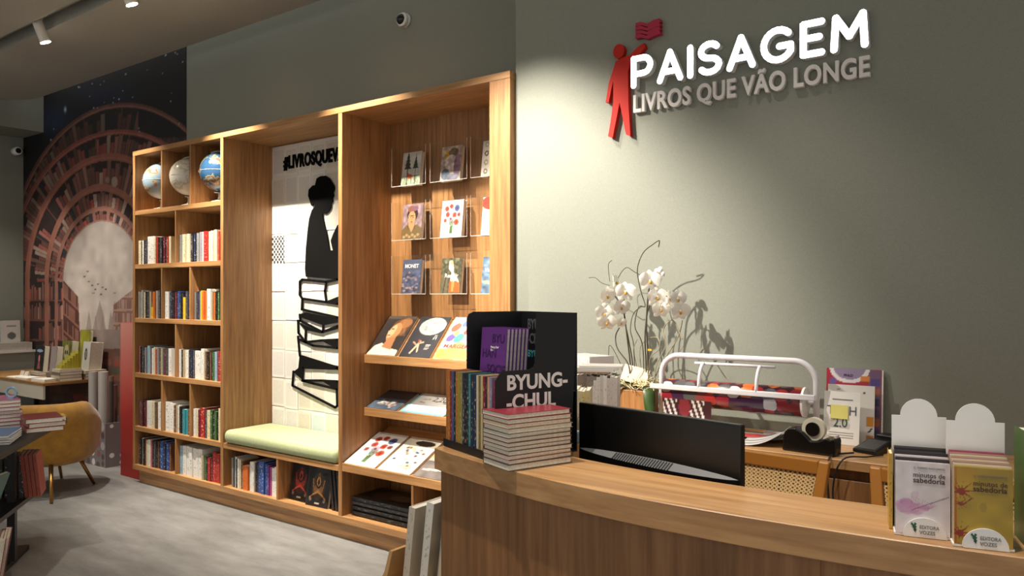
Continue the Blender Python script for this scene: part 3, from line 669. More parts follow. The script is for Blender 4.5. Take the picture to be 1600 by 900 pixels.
def cov_redflower():
    p = Paint(40, 60, 'e0d4c8').ell(.3, .85, .35, .18, 'b83a28').ell(.7, .9, .3, .12, 'c8742c').ell(.5, .55, .2, .2, 'd8a088').ell(.4, .2, .4, .2, 'c8b8a8'); return p.blur(.2, 5)
def cov_monet():
    p = Paint(44, 66, '4a5068').blur(.35, 5)
    for k in range(34): p.ell(RNG.rand(), RNG.rand()*.62, .07, .03, RNG.choice(['8a7a80', '6a7088', 'a88a84', '3a4258', 'b0988c']), a=.8)
    return p.rect(0, .68, 1, 1, '4c5468')
def cov_dancer():
    p = Paint(44, 66, '4a4a38').blur(.4, 4)
    for k in range(30): p.ell(RNG.rand(), .4+RNG.rand()*.6, .06, .05, RNG.choice(['6a6a48', '3a3a2c', '7a6a4a', '8a8468']), a=.7)
    p.rect(0, 0, .35, .5, '7a6a50', .6).poly([(.35, .9), (.5, .95), (.6, .8), (.62, .6), (.9, .35), (.85, .2), (.45, .25), (.5, .6), (.36, .7)], 'd8cbb8')
    p.poly([(.45, .38), (.6, .3), (.75, .36), (.95, .28), (.98, .02), (.42, .02)], 'b85a28').line(.15, 0, .28, .6, .02, '2a2420').ell(.5, .86, .07, .06, 'c89a78')
    return p.poly([(.55, .38), (.7, .3), (.65, .05), (.55, .05)], 'd88a48')
def cov_blue(): 
    p = Paint(40, 60, '5a7088').blur(.4, 5)
    for k in range(20): p.ell(RNG.rand(), RNG.rand(), .12, .04, RNG.choice(['7a94a8', '3f5470', '9aacb4', 'b8a878']), a=.7)
    return p
PB = [[('picture book with dark firs and a fox', cov_forest, 'd0cdc6'), ('mauve abstract floral art book', cov_abstract, 'b0a49c'), ('beige art book with painted circles', cov_circles, 'd4ccc0')],
      [('portrait art book of a dark-haired woman', cov_portrait, '8a6a48'), ('white art book with a poppy bouquet', cov_bouquet, 'ece8e4'), ('art book with a red flower cover', cov_redflower, 'd8c8bc')],
      [('slate blue water lily art book', cov_monet, '4a5068'), ('art book with a dancing woman in orange skirt', cov_dancer, '5a5a48'), ('blue seascape art book', cov_blue, '5a7088')]]
PZ = [2.262, 1.91, 1.56]; PX = [-3.625, -3.285, -2.955]; rown = ['top', 'middle', 'bottom']; coln = ['beside the niche upright', 'in the centre column', 'beside the end post']
for r in range(3):
    for c in range(3):
        z0 = PZ[r]; x0 = PX[c]; y0 = 3.60; y1 = YB-.0135; w_ = .30; h_ = .25
        t = thing('acrylic_pocket', 'clear acrylic wall pocket, %s row, %s, on the oak back panel' % (rown[r], coln[c]), 'book holder', (x0, y0, z0), 0, 'clear acrylic wall pockets')
        def pan(n, *b): box(n, MT['acrylic'], t, *b, True)
        pan('front_plate', x0, x0+w_, y0, y0+.003, z0, z0+h_); pan('mounting_tab', x0+.11, x0+.19, y1-.003, y1, z0+.0035, z0+h_+.02)
        pan('side_plate', x0, x0+.003, y0+.0035, y1-.0035, z0+.0035, z0+h_); pan('side_plate', x0+w_-.003, x0+w_, y0+.0035, y1-.0035, z0+.0035, z0+h_)
        pan('bottom_plate', x0+.0035, x0+w_-.0035, y0+.0035, y1-.0035, z0, z0+.003)
        for n_, b in (('edge', (x0, x0+w_, y0-.0012, y0-.0002, z0, z0+.0025)), ('edge', (x0-.0012, x0-.0002, y0, y0+.003, z0, z0+h_)), ('edge', (x0+w_+.0002, x0+w_+.0012, y0, y0+.003, z0, z0+h_))): box(n_, MT['acrylic_edge'], t, *b, True)
        lab, fn, col = PB[r][c]; bw = [.165, .17, .165][r] if r != 1 else .175
        b = book('%s face out in an acrylic pocket' % lab, face_out(x0+.055, y0+.03, z0+.0045, 0, 7, .028), .028, bw, .222+.012*(r == 1), col, art=fn(), group='face-out books in acrylic pockets')
        if (r, c) == (2, 0): text('title', 'MONET', .036, MT['ink_white'], b, T(.0295, .018, .168) @ COVER, .01, width=.12)
        if (r, c) == (2, 1): text('title', 'Renoir', .036, MT['ink_white'], b, T(.0295, .03, .1) @ COVER, .008, width=.11)
        if (r, c) == (2, 2): text('title', 'Van', .034, MT['ink_white'], b, T(.0295, .02, .13) @ COVER, .006)

# tilted large art books
def cov_woman():
    p = Paint(60, 76, '2c2522').blur(.15, 8).rect(0, .93, 1, 1, '4a4038').poly([(.0, .04), (.1, .22), (.3, .3), (.62, .18), (.98, .14), (1, .0), (0, 0)], 'd8cbb4').ell(.62, .72, .3, .22, '5a3820').ell(.72, .82, .22, .13, '8a5a34').ell(.5, .58, .2, .24, 'b07a4e', -12)
    p.ell(.42, .6, .1, .17, 'd0a078', -12).poly([(.42, .42), (.66, .5), (.72, .14), (.36, .2)], 'a06c44').ell(.38, .5, .06, .02, '7a3a2c').ell(.4, .66, .06, .02, '2c1c14').line(.3, .6, .33, .53, .015, 'd8ac84')
    for k in range(14): p.line(.55+.3*RNG.rand(), .9, .7+.25*RNG.rand(), .5, .008, '9a6838', .5)
    return p
def cov_moon():
    p = Paint(60, 76, '26262c').blur(.1, 8).ell(.56, .76, .42, .22, 'a8a8a4')
    for k in range(22):
        a, r = RNG.rand()*6.28, RNG.rand()**.5; p.ell(.56+.36*r*math.cos(a), .76+.19*r*math.sin(a), .05, .03, RNG.choice(['8a8a88', 'c8c6be', '7c7c7c', 'b8b6b0']), a=.6)
    p.ell(.45, .8, .1, .05, 'd8d6ce', a=.6).line(.3, .1, .42, .34, .03, 'c8a888').line(.42, .34, .55, .36, .02, 'b89478').line(.42, .3, .5, .14, .025, 'c8a888').ell(.42, .38, .05, .03, 'b8845c').line(.35, .3, .22, .36, .018, 'a88468').line(.42, .34, .36, .42, .02, '8a3a30')
    for k in range(4): p.line(.68, .3-.035*k, .82-.03*(k % 2), .3-.035*k, .007, 'b0aca6')
    return p.line(.8, .44, .82, .54, .012, 'b8b4ae').line(.88, .44, .86, .54, .012, 'b8b4ae')
def cov_color():
    p = Paint(60, 76, 'd8cec0').rect(0, 0, 1, .24, 'd0a040').blur(.06)
    for x, y, r, c in [(.2,.75,.14,'c0503c'),(.45,.85,.12,'5a6a9a'),(.75,.8,.18,'4a5aa0'),(.2,.5,.13,'5a4a8a'),(.45,.5,.15,'3a9a7c'),(.75,.55,.18,'e0b8a8'),(.3,.62,.08,'d8b04a'),(.6,.66,.1,'c8443a'),(.5,.18,.3,'d88a4a')]: p.ell(x, y, r, r*.7, c, 25)
    return p
def cov_dark2(): return Paint(50, 60, '2a2c34').blur(.3, 6).ell(.5, .5, .3, .2, '6a5a4a').ell(.5, .3, .2, .1, 'a08a70')
for i, (lab, fn, tt) in enumerate([('large dark art book with a golden-lit portrait of a young woman', cov_woman, None), ('large black art book with a full moon and small figures', cov_moon, None), ('large colourful art book with bright overlapping shapes', cov_color, 'ALÉM\nMARGEM'), ('large charcoal art book behind the black card display', cov_dark2, None)]):
    b = book(lab+', upper bay shelf', face_out(-3.742+.292*i, 3.488, 1.1675, 0, 41, .022), .022, .258, .325, ['2c2522', '26262c', 'd0a040', '2a2c34'][i], art=fn(), group='large books leaning on the upper bay shelf')
    if i == 2: text('title', 'MARGEM', .04, MT['ink_red'], b, T(.0235, .03, .085) @ COVER, .02, width=.2)
def cov_stones():
    p = Paint(50, 44, '4c5a68').blur(.2, 6).rect(0, .55, 1, 1, '3a3236')  # darker back half: shadow of the shelf above, painted into the cover
    for k in range(26): p.ell(.2+.6*RNG.rand(), .12+.34*RNG.rand(), .05, .04, RNG.choice(['b8b0a4', '8a6a60', 'c8c4bc', '5a3a38', 'a09a98']))
    return p
def cov_lightblue():
    p = Paint(50, 40, 'e6e6e2')
    p.mask((p.U < .06) | (p.U > .94) | (p.V < .1), '7fb4c0')
    for k in range(8): p.ell(.2+.6*RNG.rand(), .5+.3*RNG.rand(), .04, .03, RNG.choice(['b8a8a0', '8a9aa0', 'a88a8a']))
    return p
book('slate blue book with scattered pebbles lying on the lower bay shelf', face_out(-3.742, 3.482, .8215, 0, 67, .03), .03, .27, .235, '4c4a52', art=cov_stones(), group='books lying on the lower bay shelf')
b = book('white book with pale blue border and number 2.20, lower bay shelf', face_out(-3.44, 3.482, .8215, 0, 67, .024), .024, .37, .235, '7fb4c0', art=cov_lightblue(), group='books lying on the lower bay shelf')
text('title', '2.20', .07, MT['ink_brown'], b, T(.0252, .15, .15) @ COVER, .0)
book('white book with orange blots at the dark end of the lower bay shelf', face_out(-3.03, 3.482, .8215, 0, 67, .024), .024, .3, .235, 'd8d0c4', art=cov_redflower(), group='books lying on the lower bay shelf')
def cov_cream():
    p = Paint(50, 60, 'e0d8c4').blur(.08, 6).ell(.6, .85, .3, .08, '2c2420')
    for k in range(24): p.ell(.15+.7*RNG.rand(), .1+.7*RNG.rand(), .05, .03, RNG.choice(['c8a050', '8a6a3a', '3a4a6a', 'b8ac90', 'd8c078', '5a4a3a']))
    return p
def cov_grey():
    return Paint(50, 60, '6a625e').blur(.2, 6).rect(0, .45, 1, 1, 'a89a8c').line(0, .6, 1, .8, .08, 'b8956c').line(.1, .2, .7, .25, .03, 'a8a4a0')
for i, (lab, fn, col) in enumerate([('white book with a red poppy bouquet cover leaning on the deep bay shelf', cov_bouquet, 'e8e4de'), ('cream book with gold and blue ornaments leaning on the deep bay shelf', cov_cream, 'ddd4c0'), ('grey-brown landscape book leaning on the deep bay shelf', cov_grey, '6a625e'), ('dark art book leaning at the end of the deep bay shelf', cov_dark2, '2a2c34')]):
    book(lab, face_out(-3.742+.298*i, 3.297, .4915, 0, 63.5, .028), .028, .272, .34, col, art=fn(), group='large books leaning on the deep bay shelf')

# flat stacks of black picture books in the bottom cubbies
for (xa, xb, n, wh) in ((-3.74, -3.2, 7, 'wide bottom cubby'), (-3.11, -2.7, 6, 'bottom cubby by the end post')):
    z = ZB+.0435
    for i in range(n):
        tk = [.012, .016, .010, .02, .012, .016, .026][i]; dx = random.uniform(0, .03)
        book('%s picture book, %s up in the pile, %s' % (['charcoal', 'black', 'dark grey'][i % 3], ORD[i], wh), flat(xb-dx, YF+.05+random.uniform(0, .03), z, 0), tk, .27, (xb-xa)-.04, ['2a2a2e', '151517', '3a3a3e'][i % 3], 'g', 'flat picture books in the bottom cubbies', pg='pages_white',
             art=(Paint(40, 60, '241f1d').blur(.4, 6).ell(.5, .6, .3, .25, '5a4a3e').ell(.5, .35, .2, .2, '8a6a50') if i == n-1 else None), name='picture_book'); z += tk+.0008

# ------------------------------------------------------------ sign on the counter wall
sg = thing('wall_sign', 'illuminated shop sign with white letters, grey tagline and red figure holding up a book', 'sign', (-1.2, YS, 2.4))
w_ = .029
def arc(cx, cy, rx, ry, a0, a1, n=10): return [(cx+rx*math.cos(R(a0+(a1-a0)*i/n)), cy+ry*math.sin(R(a0+(a1-a0)*i/n))) for i in range(n+1)]
GL = {'P': ([[(0, 0), (0, 1), (.42, 1)]+arc(.42, .71, .3, .29, 90, -90)+[(0, .42)]], .72), 'A': ([[(0, 0), (.42, 1), (.84, 0)], [(.2, .3), (.64, .3)]], .84), 'I': ([[(0, 0), (0, 1)]], 0),
      'S': ([arc(.36, .74, .33, .26, 35, 180, 8)+arc(.36, .74, .33, .24, 180, 270, 5)+arc(.36, .25, .36, .25, 90, -150, 10)], .72),
      'G': ([arc(.5, .5, .5, .5, 45, 330, 18)+[(.93, .45), (.55, .45)]], .96), 'E': ([[(.6, 1), (0, 1), (0, 0), (.6, 0)], [(0, .52), (.52, .52)]], .6),
      'M': ([[(0, 0), (.06, 1), (.48, .35), (.9, 1), (.96, 0)]], .96)}
word = 'PAISAGEM'; gap = .40; tot = sum(GL[c][1] for c in word)+gap*7; sx = (1.05-w_)/tot; xx = -1.712+w_/2; z0 = 1.55+.985+w_/2
hgt = .155-w_
for c in word:
    st, adv = GL[c]; b = MB(); fb = MB()
    for s in st:
        P = [(xx+px*sx, z0+pz*hgt) for px, pz in s]; b.stroke(P, w_, YS-.04, YS-.003, 'y'); fb.stroke(P, w_*.94, YS-.0415, YS-.0405, 'y')
    lo = b.build('letter', MT['sign_side'], sg, None, True); fb.build('glowing_face', MT['sign_face'], lo, None, True); xx += (adv+gap)*sx
lm = letters('LIVROS QUE VÃO LONGE', .113, .011, .03, 1.045, 1.06)
for l in lm: put('tagline_letter', l, MT['sign_grey'], sg, T(-1.706, YS-.017, 1.55+.877) @ FACE, True)
man = [(957,112),(951,130),(947,155),(946,160),(951,160),(956,135),(958,127),(958,160),(954,190),(950,213),(957,216),(968,160),(978,210),(985,213),(982,165),(981,112),(985,97),(1000,84),(1008,74),(1006,67),(998,72),(984,86),(972,90),(962,96)]
def sgp(pts): return [((lambda q: (q.x, q.z))(onY(x, y, YS-.03))) for x, y in pts]
MB().prism(sgp(man[:20]+man[20:]), YS-.03, YS-.002, 'y').build('red_figure', MT['sign_red'], sg, None, True)
hd = onY(966.5, 80, YS-.03); MB().prism([(hd.x+.03*math.cos(R(a)), hd.z+.035*math.sin(R(a))) for a in range(0, 360, 15)], YS-.03, YS-.002, 'y').build('figure_head', MT['sign_red'], sg, None, True)
for k in range(4):
    o_ = k*6.3
    pts = [(993, 36+o_), (1001, 34+o_), (1011, 37+o_), (1021, 31+o_), (1030, 28.5+o_), (1032, 34+o_), (1022, 37+o_), (1012, 42+o_), (1002, 39.5+o_), (993, 41.5+o_)]
    MB().prism(sgp(pts), YS-.03-.002*(k % 2), YS-.002, 'y').build('book_page_band', MT['sign_pink'], sg, None, True)
# cameras
t = thing('dome_camera', 'white dome security camera on the wall above the bookcase', 'camera', onY(634, 33, YB-.001))
MB().lathe([(.048, 0), (.05, -.012), (.046, -.03)], seg=28, ax='y').build('base', MT['white_plastic'], t)
MB().ball((0, -.036, 0), (.038, .038, .038), 20, 12).build('dome', MT['black_plastic'], t); MB().lathe([(.05, -.028), (.038, -.052), (.036, -.05)], seg=28, ax='y').build('collar', MT['white_plastic'], t)
t = thing('bullet_camera', 'small white camera on the far wall beside the mural', 'camera', (-9.588, 3.63, 3.16))
MB().lathe([(.03, 0), (.03, .02)], seg=18, ax='x').build('mount', MT['white_plastic'], t); MB().lathe([(.03, .02), (.045, .04), (.045, .11), (.036, .125)], seg=20, ax='x').build('housing', MT['white_plastic'], t)
MB().lathe([(.03, .1255), (.028, .129)], seg=16, ax='x').build('lens', MT['black_plastic'], t)

# ------------------------------------------------------------ counter
ZL = 1.10
ct = thing('service_counter', 'curved oak service counter with raised ledge and staff desk', 'counter', (-.6, 1.7, 0))
def fy(x): d = x+.65; return 1.54+(.20 if d < 0 else .13)*d*d
xs = [-1.53+i*.075 for i in range(0, 36)]
fr_ = [(x, fy(x)) for x in xs]; bk_ = [(x, fy(x)+.245) for x in xs]
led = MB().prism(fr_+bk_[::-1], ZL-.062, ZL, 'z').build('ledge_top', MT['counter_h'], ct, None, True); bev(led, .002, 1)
def panel(a, b, n):
    P = [(x, fy(x)+.03) for x in xs if a-.001 <= x <= b+.001]; Q = [(x, y+.03) for x, y in P]
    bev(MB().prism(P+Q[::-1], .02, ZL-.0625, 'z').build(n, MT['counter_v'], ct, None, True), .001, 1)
panel(-1.53, -1.155, 'front_panel'); panel(-1.155, -.405, 'front_panel'); panel(-.405, .345, 'front_panel'); panel(.345, 1.1, 'front_panel')
P = [(x, fy(x)+.061) for x in xs if x > -1.2]; Q = [(x, y+.55) for x, y in P]
MB().prism(P+Q[::-1], .72, .755, 'z').build('staff_desk', MT['counter_h'], ct, None, True)
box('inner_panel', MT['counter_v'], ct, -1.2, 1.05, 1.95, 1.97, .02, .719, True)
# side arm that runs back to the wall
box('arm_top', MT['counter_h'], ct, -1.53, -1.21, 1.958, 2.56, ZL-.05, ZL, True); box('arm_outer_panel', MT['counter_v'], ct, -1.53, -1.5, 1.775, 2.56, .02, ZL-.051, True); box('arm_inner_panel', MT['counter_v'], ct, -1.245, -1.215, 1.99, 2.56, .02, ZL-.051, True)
ar = [(-1.53, 2.561), (-1.42, 2.561), (-1.53, 2.72), (-1.575, 2.872), (-1.9, 2.872), (-1.9, 2.72), (-1.7, 2.6)]
MB().prism(ar, .02, 1.145, 'z').build('arm_bend', MT['counter_v'], ct, None, True)

# black card display for the philosophy series
DM = T(-1.525, 1.735, ZL+.001) @ RZ(-20.5)
ds = bpy.data.objects.new('card_display', None); COL.objects.link(ds); ds.matrix_basis = DM
tag(ds, 'black cardboard counter display with large white lettering, filled with slim books', 'display stand')
WD = .285; bx_ = MT['black_board']
box('base', bx_, ds, 0, WD, 0, .28, 0, .004); box('front_lip', bx_, ds, -.001, WD+.001, -.003, 0, 0, .022)
box('back_panel', bx_, ds, 0, WD, .277, .28, .004, .40); box('tier_front', bx_, ds, .003, WD-.003, .081, .084, .004, .19); box('tier_floor', bx_, ds, .003, WD-.003, .085, .276, .172, .176)
MB().prism([(0, .004), (.255, .004), (.277, .40), (.135, .40), (.13, .262), (.125, .25), (.112, .245), (.02, .245), (0, .22)], WD, WD+.003, 'x').build('side_panel', bx_, ds)
MB().prism([(.076, .004), (.277, .004), (.277, .40), (.10, .40), (.083, .393), (.076, .38)], 0, .003, 'x').build('side_panel', bx_, ds)
text('lettering', 'BYUNG-', .056, MT['ink_white'], ds, T(WD+.0034, .035, .193) @ COVER, .03, width=.205)
text('lettering', '-CHUL', .056, MT['ink_white'], ds, T(WD+.0034, .035, .14) @ COVER, .03, width=.165)
text('lettering', 'HAN', .056, MT['ink_white'], ds, T(WD+.0034, .035, .087) @ COVER, .03, width=.11)
text('lettering', 'BYUNG', .045, MT['ink_dimgrey'], ds, T(.036, .2765, .345) @ FACE, .02, width=.11); text('lettering', '-CHUL', .045, MT['ink_dimgrey'], ds, T(.036, .2765, .30) @ FACE, .02, width=.1); text('lettering', 'BYUNG', .03, MT['ink_teal'], ds, T(.036, .2765, .258) @ FACE, .015, width=.1)
def wput(M): return DM @ M
series = [('b86a34', 'orange'), ('b8763c', 'tan orange'), ('8a2c2c', 'red'), ('4a5a86', 'blue'), ('1f2a44', 'navy'), ('b07a2c', 'ochre'), ('a08a3c', 'olive yellow'), ('93864a', 'olive'), ('2a3444', 'slate'), ('1c2434', 'midnight blue'), ('222c3c', 'ink blue'), ('3f8a8c', 'teal'), ('1e2f48', 'deep blue'), ('263450', 'indigo'), ('d0c4a4', 'cream'), ('7a6a44', 'khaki'), ('c8b88c', 'straw'), ('8a2434', 'crimson'), ('3a2a34', 'plum'), ('c89a84', 'salmon'), ('8a86a4', 'lilac')]
x = .003
for i, (c, nm) in enumerate(series):
    tk = .0112 if i not in (7, 12, 13) else .0155
    book('slim %s paperback, %s spine in the front row of the black display' % (nm, ORD[i]), wput(T(x, .004, .0045)), tk, .075, .222, c, 'e8dcc0' if i % 3 else 'd8a040', 'slim paperbacks in the black display', pg='pages_white', name='paperback'); x += tk+.0006
bk2 = book('slim magenta paperback with yellow capital, front out at the end of the display', wput(T(x+.001, .01, .0045) @ RZ(-4)), .009, .07, .215, 'b0204c', 'e0b030', 'slim paperbacks in the black display', pg='pages_white', name='paperback')
for i in range(6):
    b = book('purple essay paperback with dark capitals at the front of the display tier' if i == 0 else 'purple essay paperback, %s behind the front copy on the display tier' % ORD[i-1], wput(T(.036+.001*i, .098+.0122*i, .1765) @ RZ(1) @ RX(-4) @ RZ(-90) @ T(-.0115, 0, 0)), .0115, .138, .178, '5c2a78', 'k', 'purple paperbacks on the display tier', pg='pages_white', name='paperback')
    if i == 0:
        for k, (s_, y_, z_) in enumerate([('BYU', .06, .135), ('HAN', .01, .09), ('SOCIE', .04, .045), ('DADE', .01, .005)]): text('title', s_, .036, MT['ink_purple_dark'], b, T(.0121, y_, z_) @ COVER, .012)
        text('subtitle', 'Byung-Chul\nHan', .009, MT['ink_white'], b, T(.0121, .055, .118) @ COVER, 0)

# stack of cream-edged paperbacks beside it
z = ZL+.001; SM = lambda dz, dr, dx=0: T(-1.168+dx, 1.575, dz) @ RZ(-20.5+dr)
sc = ['5a4a40', '6a3a34', '8a4a40', '4a3a34', '6a5444', '5a2c2a', '7a5a44', '4a3c34', '8a8478', 'a8703a', '7a3a34', '8a2c38']
for i in range(12):
    tk = [.016, .011, .0105, .0115, .010, .0105, .011, .0115, .0125, .011, .012, .013][i]; dr = random.uniform(-1.2, 1.2)
    book('maroon-covered paperback on top of the stack beside the black display' if i == 11 else '%s paperback in the stack beside the black display, %s from the bottom' % ('cream-edged', ORD[i]), T(-1.170, 1.574, z) @ RZ(-20.5+dr) @ T(random.uniform(-.126, -.122), random.uniform(0, .005), 0) @ RZ(-90) @ RY(-90), tk, .126, .205, sc[i], 'k', 'paperbacks stacked beside the black display', name='paperback'); z += tk+.0004

# pocket book holders
def feather():
    p = Paint(60, 84, 'ddd4d8').blur(.06, 8)
    for k in range(60):
        t_ = RNG.rand(); cx_ = .1+.55*t_; p.ell(cx_+.05*RNG.randn(), .36+.1*(t_-.5)**2*2+.05*RNG.randn()*(1-t_), .12*(1-t_)+.03, .05*(1-t_)+.015, RNG.choice(['c890b8', 'b878a8', 'd0a8c4', 'd8bccc']), a=.35)
    for k in range(12): p.line(.6-.03*k, .36, .75-.04*k, .42+.01*k, .006, 'a8688c', .4)
    return p.line(.3, .33, .97, .55, .009, '8a6a84', .7).ell(.36, .55, .08, .05, 'd0b0c4', a=.5)
def leaves():
    p = Paint(60, 84, 'a88a2c').blur(.12, 14).rect(0, 0, .05, 1, 'b0581c').rect(0, .8, .35, 1, 'b8862c', .5)
    def maple(x, y, s):
        for a in range(-100, 190, 36): p.poly([(x, y-.02*s), (x+.28*s*math.cos(R(a)), y+.2*s*math.sin(R(a))), (x, y+.03*s)], '8a2c18', .9); p.ell(x, y, .07*s, .05*s, '8a2c18')
    maple(.12, .68, .9); maple(.1, .52, .5); maple(.1, .14, .9)
    return p.ell(.5, .5, .06, .06, '8a742c', a=.5).line(.3, .6, .16, .52, .008, '7a3a1c')
def holder(x, y, rz, art, cols, lab, art_n, lab_book):
    t = thing('pocket_book_holder', lab, 'book holder', (x, y, ZL+.001), R(rz), 'white card holders on the counter')
    W2 = .095
    box('base', MT['white_plastic'], t, 0, W2, 0, .085, 0, .004)
    arch = [(0, .004), (W2, .004), (W2, .213), (W2*.84, .213)]+[(W2/2+W2*.34*math.cos(R(a)), .213+.034*math.sin(R(a))) for a in range(0, 181, 12)]+[(W2*.16, .213), (0, .213)]
    MB().prism(arch, .082, .085, 'y').build('back_panel', MT['white_plastic'], t)
    lip = [(W2*.17, .0)]+[(W2*.53+W2*.38*math.cos(R(a)), .003+.034*math.sin(R(a))) for a in range(180, -1, -10)]+[(W2*.92, 0)]
    MB().prism(lip, -.004, -.001, 'y').build('front_lip', MT['white_plastic'], t)
    text('lettering', 'EDITORA', .0095, MT['ink_grey'], t, T(W2*.44, -.0046, .0165) @ FACE, .01, width=.032); text('lettering', 'VOZES', .0095, MT['ink_grey'], t, T(W2*.44, -.0046, .0065) @ FACE, .01, width=.026)
    for k in range(3):
        zc = .024-.005*k; xc = W2*.34
        MB().prism([(xc-.005+.0025*k, zc), (xc+.0015*k, zc-.0055), (xc+.005, zc+.001), (xc+.002, zc+.0035), (xc, zc-.001), (xc-.003+.0025*k, zc+.0035)], -.0049, -.0043, 'y').build('logo_mark', MT['ink_green'], t)
    Mh = mw(t); n = len(cols); yy = .0005
    for i in range(n):
        c, tk, hz, im = cols[i]
        b = book(lab_book if i == 0 else 'pocket book, %s behind the %s copy, same card holder' % (ORD[i-1], 'pink feather' if art_n == 'f' else 'golden leaf'), Mh @ face_out(.0025, yy, .0045, 0, 0, tk), tk, .09, hz, c, 'k', 'pocket books in white card holders', art=art if i == 0 else None, pg='pages_white', name='pocket_book')
        if i == 0:
            text('title', 'minutos de', .0125, MT['ink_brown'], b, T(tk+.0014, .029, .107) @ COVER, .0, width=.052); text('title', 'sabedoria', .014, MT['ink_brown'], b, T(tk+.0014, .029, .0965) @ COVER, .012, width=.052); text('author', 'C. TORRES PASTORINO', .005, MT['ink_grey'], b, T(tk+.0014, .03, .1225) @ COVER, 0, width=.051)
        yy += tk+.0008
holder(-.276, 1.592, 13, feather(), [('d8d0d4', .009, .134, 0), ('1f1c22', .012, .138, 0), ('d8d0d4', .010, .141, 0), ('1f1c22', .018, .147, 0), ('1f1c22', .016, .151, 0)], 'white arched card holder with pink feather pocket books', 'f', 'pale pink pocket book with a feather cover, front of its card holder')
holder(-.1785, 1.581, 14, leaves(), [('b0943c', .008, .138, 0)]+[('d8c8a0' if k % 2 else 'b08a8c', .0085, .1395+.0022*k, 0) for k in range(1, 7)]+[('a8485c', .0085, .155, 0)], 'white arched card holder with golden autumn leaf pocket books', 'l', 'golden pocket book with red maple leaves, front of its card holder')
for i, (c, ink, hz, nm) in enumerate([('3a6a2c', 'w', .205, 'green'), ('8a1c34', 'w', .2, 'crimson'), ('2a1c24', 'w', .2, 'blackish')]):
    book('tall %s paperback standing beside the golden pocket books' % nm, T(-.058+.0245*i, 1.60+.004*i, ZL+.001) @ RZ(16), .022, .13, hz, c, ink, 'upright paperbacks at the end of the ledge', pg='pages_white', name='paperback')
book('thin yellow pocket book tucked behind the feather holder', T(-.2905, 1.625, ZL+.001) @ RZ(13), .006, .06, .145, 'c8a03c', 'k', None, name='pocket_book')

# monitor
mm_ = thing('monitor', 'black flat screen monitor seen from behind on the staff desk', 'monitor', (-.930, 1.876, .756), R(-12.5))
wm, zb, zt = .545, .11, .478
box('foot', MT['black_plastic'], mm_, -.12, .12, .0, .16, 0, .012, bevel=.005); MB().tube([(0, .07, .012), (0, .055, .25)], .022, 12).build('stand_neck', MT['black_plastic'], mm_)
box('screen_shell', MT['black_plastic'], mm_, -wm/2, wm/2, .022, .045, zb, zt, bevel=.004); box('screen', MT['black_board'], mm_, -wm/2+.01, wm/2-.01, .0455, .0465, zb+.02, zt-.01)
g = MB(); n = 25; top_ = []; bot_ = []; lo_ = []
for i in range(n):
    s_ = i/(n-1); x_ = -wm/2+.006+(wm-.012)*s_; b_ = math.sin(PI*s_)**.6; zz = .262-.028*(1-b_)*0
    top_.append((x_, .0218, .343+.011*b_)); bot_.append((x_, .0218-.022*b_-.001, .343-.007*b_)); lo_.append((x_, .0218-.02*b_-.001, zb+.004))
V = top_+bot_+lo_+[(p[0], .0218, zb+.004) for p in lo_]
ch = MB().add(top_+bot_, [(i, i+1, n+i+1, n+i) for i in range(n-1)]); o = ch.build('vent_strip', MT['grey_plastic'], mm_)
so = o.modifiers.new('solid', 'SOLIDIFY'); so.thickness = .001; so.offset = -1
MB().add(bot_+lo_+[(p[0], .0218, zb+.004) for p in lo_], [(i, i+1, n+i+1, n+i) for i in range(n-1)]+[(n+i, n+i+1, 2*n+i+1, 2*n+i) for i in range(n-1)], True).build('lower_housing', MT['black_plastic'], mm_)
for i in range(22):
    s_ = .27+.36*i/21; x_ = -wm/2+.006+(wm-.012)*s_; b_ = math.sin(PI*s_)**.6
    y0_, z0_, y1_, z1_ = .0212, .343+.0105*b_, .0218-.0215*b_, .343-.0058*b_
    MB().add([(x_, y0_-.0022, z0_), (x_+.0045, y0_-.0022, z0_), (x_+.002, y1_-.0022, z1_), (x_-.0025, y1_-.0022, z1_), (x_, y0_-.001, z0_-.001), (x_+.0045, y0_-.001, z0_-.001), (x_+.002, y1_-.001, z1_-.001), (x_-.0025, y1_-.001, z1_-.001)],
             [(0,1,2,3),(7,6,5,4),(0,4,5,1),(1,5,6,2),(2,6,7,3),(3,7,4,0)]).build('vent_slot', MT['black_board'], mm_)
box('badge', MT['grey_plastic'], mm_, -.016, .016, -.0105, -.0098, .300, .305)

# ------------------------------------------------------------ items on the arm behind the display
for i in range(11):
    book('cream booklet, %s from the staff side, on the counter arm' % ORD[i], T(-1.232-.0175*i, 2.06+.006*i, ZL+.001) @ RZ(26), .015, .125, .145+.01*random.random(), random.choice(['cfbf98', 'd8c888', 'd4c8ac', 'c8b484']), 'k', 'cream booklets on the counter arm', pg='pages_white', name='booklet')
for i in range(12):
    b = book('wrapped white booklet, %s from the staff side, second row on the counter arm' % ORD[i], T(-1.262-.0155*i, 2.30+.004*i, ZL+.001) @ RZ(24), .012, .14, .165+.01*random.random(), random.choice(['d0ccc8', 'c4bcb8', 'd8d4d0']), 'g', 'wrapped booklets on the counter arm', pg='pages_white', name='booklet')
for i in range(4):
    book('wrapped booklet lying on the wrapped row, %s of four' % ORD[i], T(-1.30+.01*i, 2.34+.012*i, ZL+.178+.0065*i) @ RZ(26) @ RY(-90), .006, .11, .15, ['8a6a58', 'd0ccc8', 'c8c0bc', 'd8d4d0'][i], 'w', 'wrapped booklets lying on the counter arm', pg='pages_white', name='booklet')
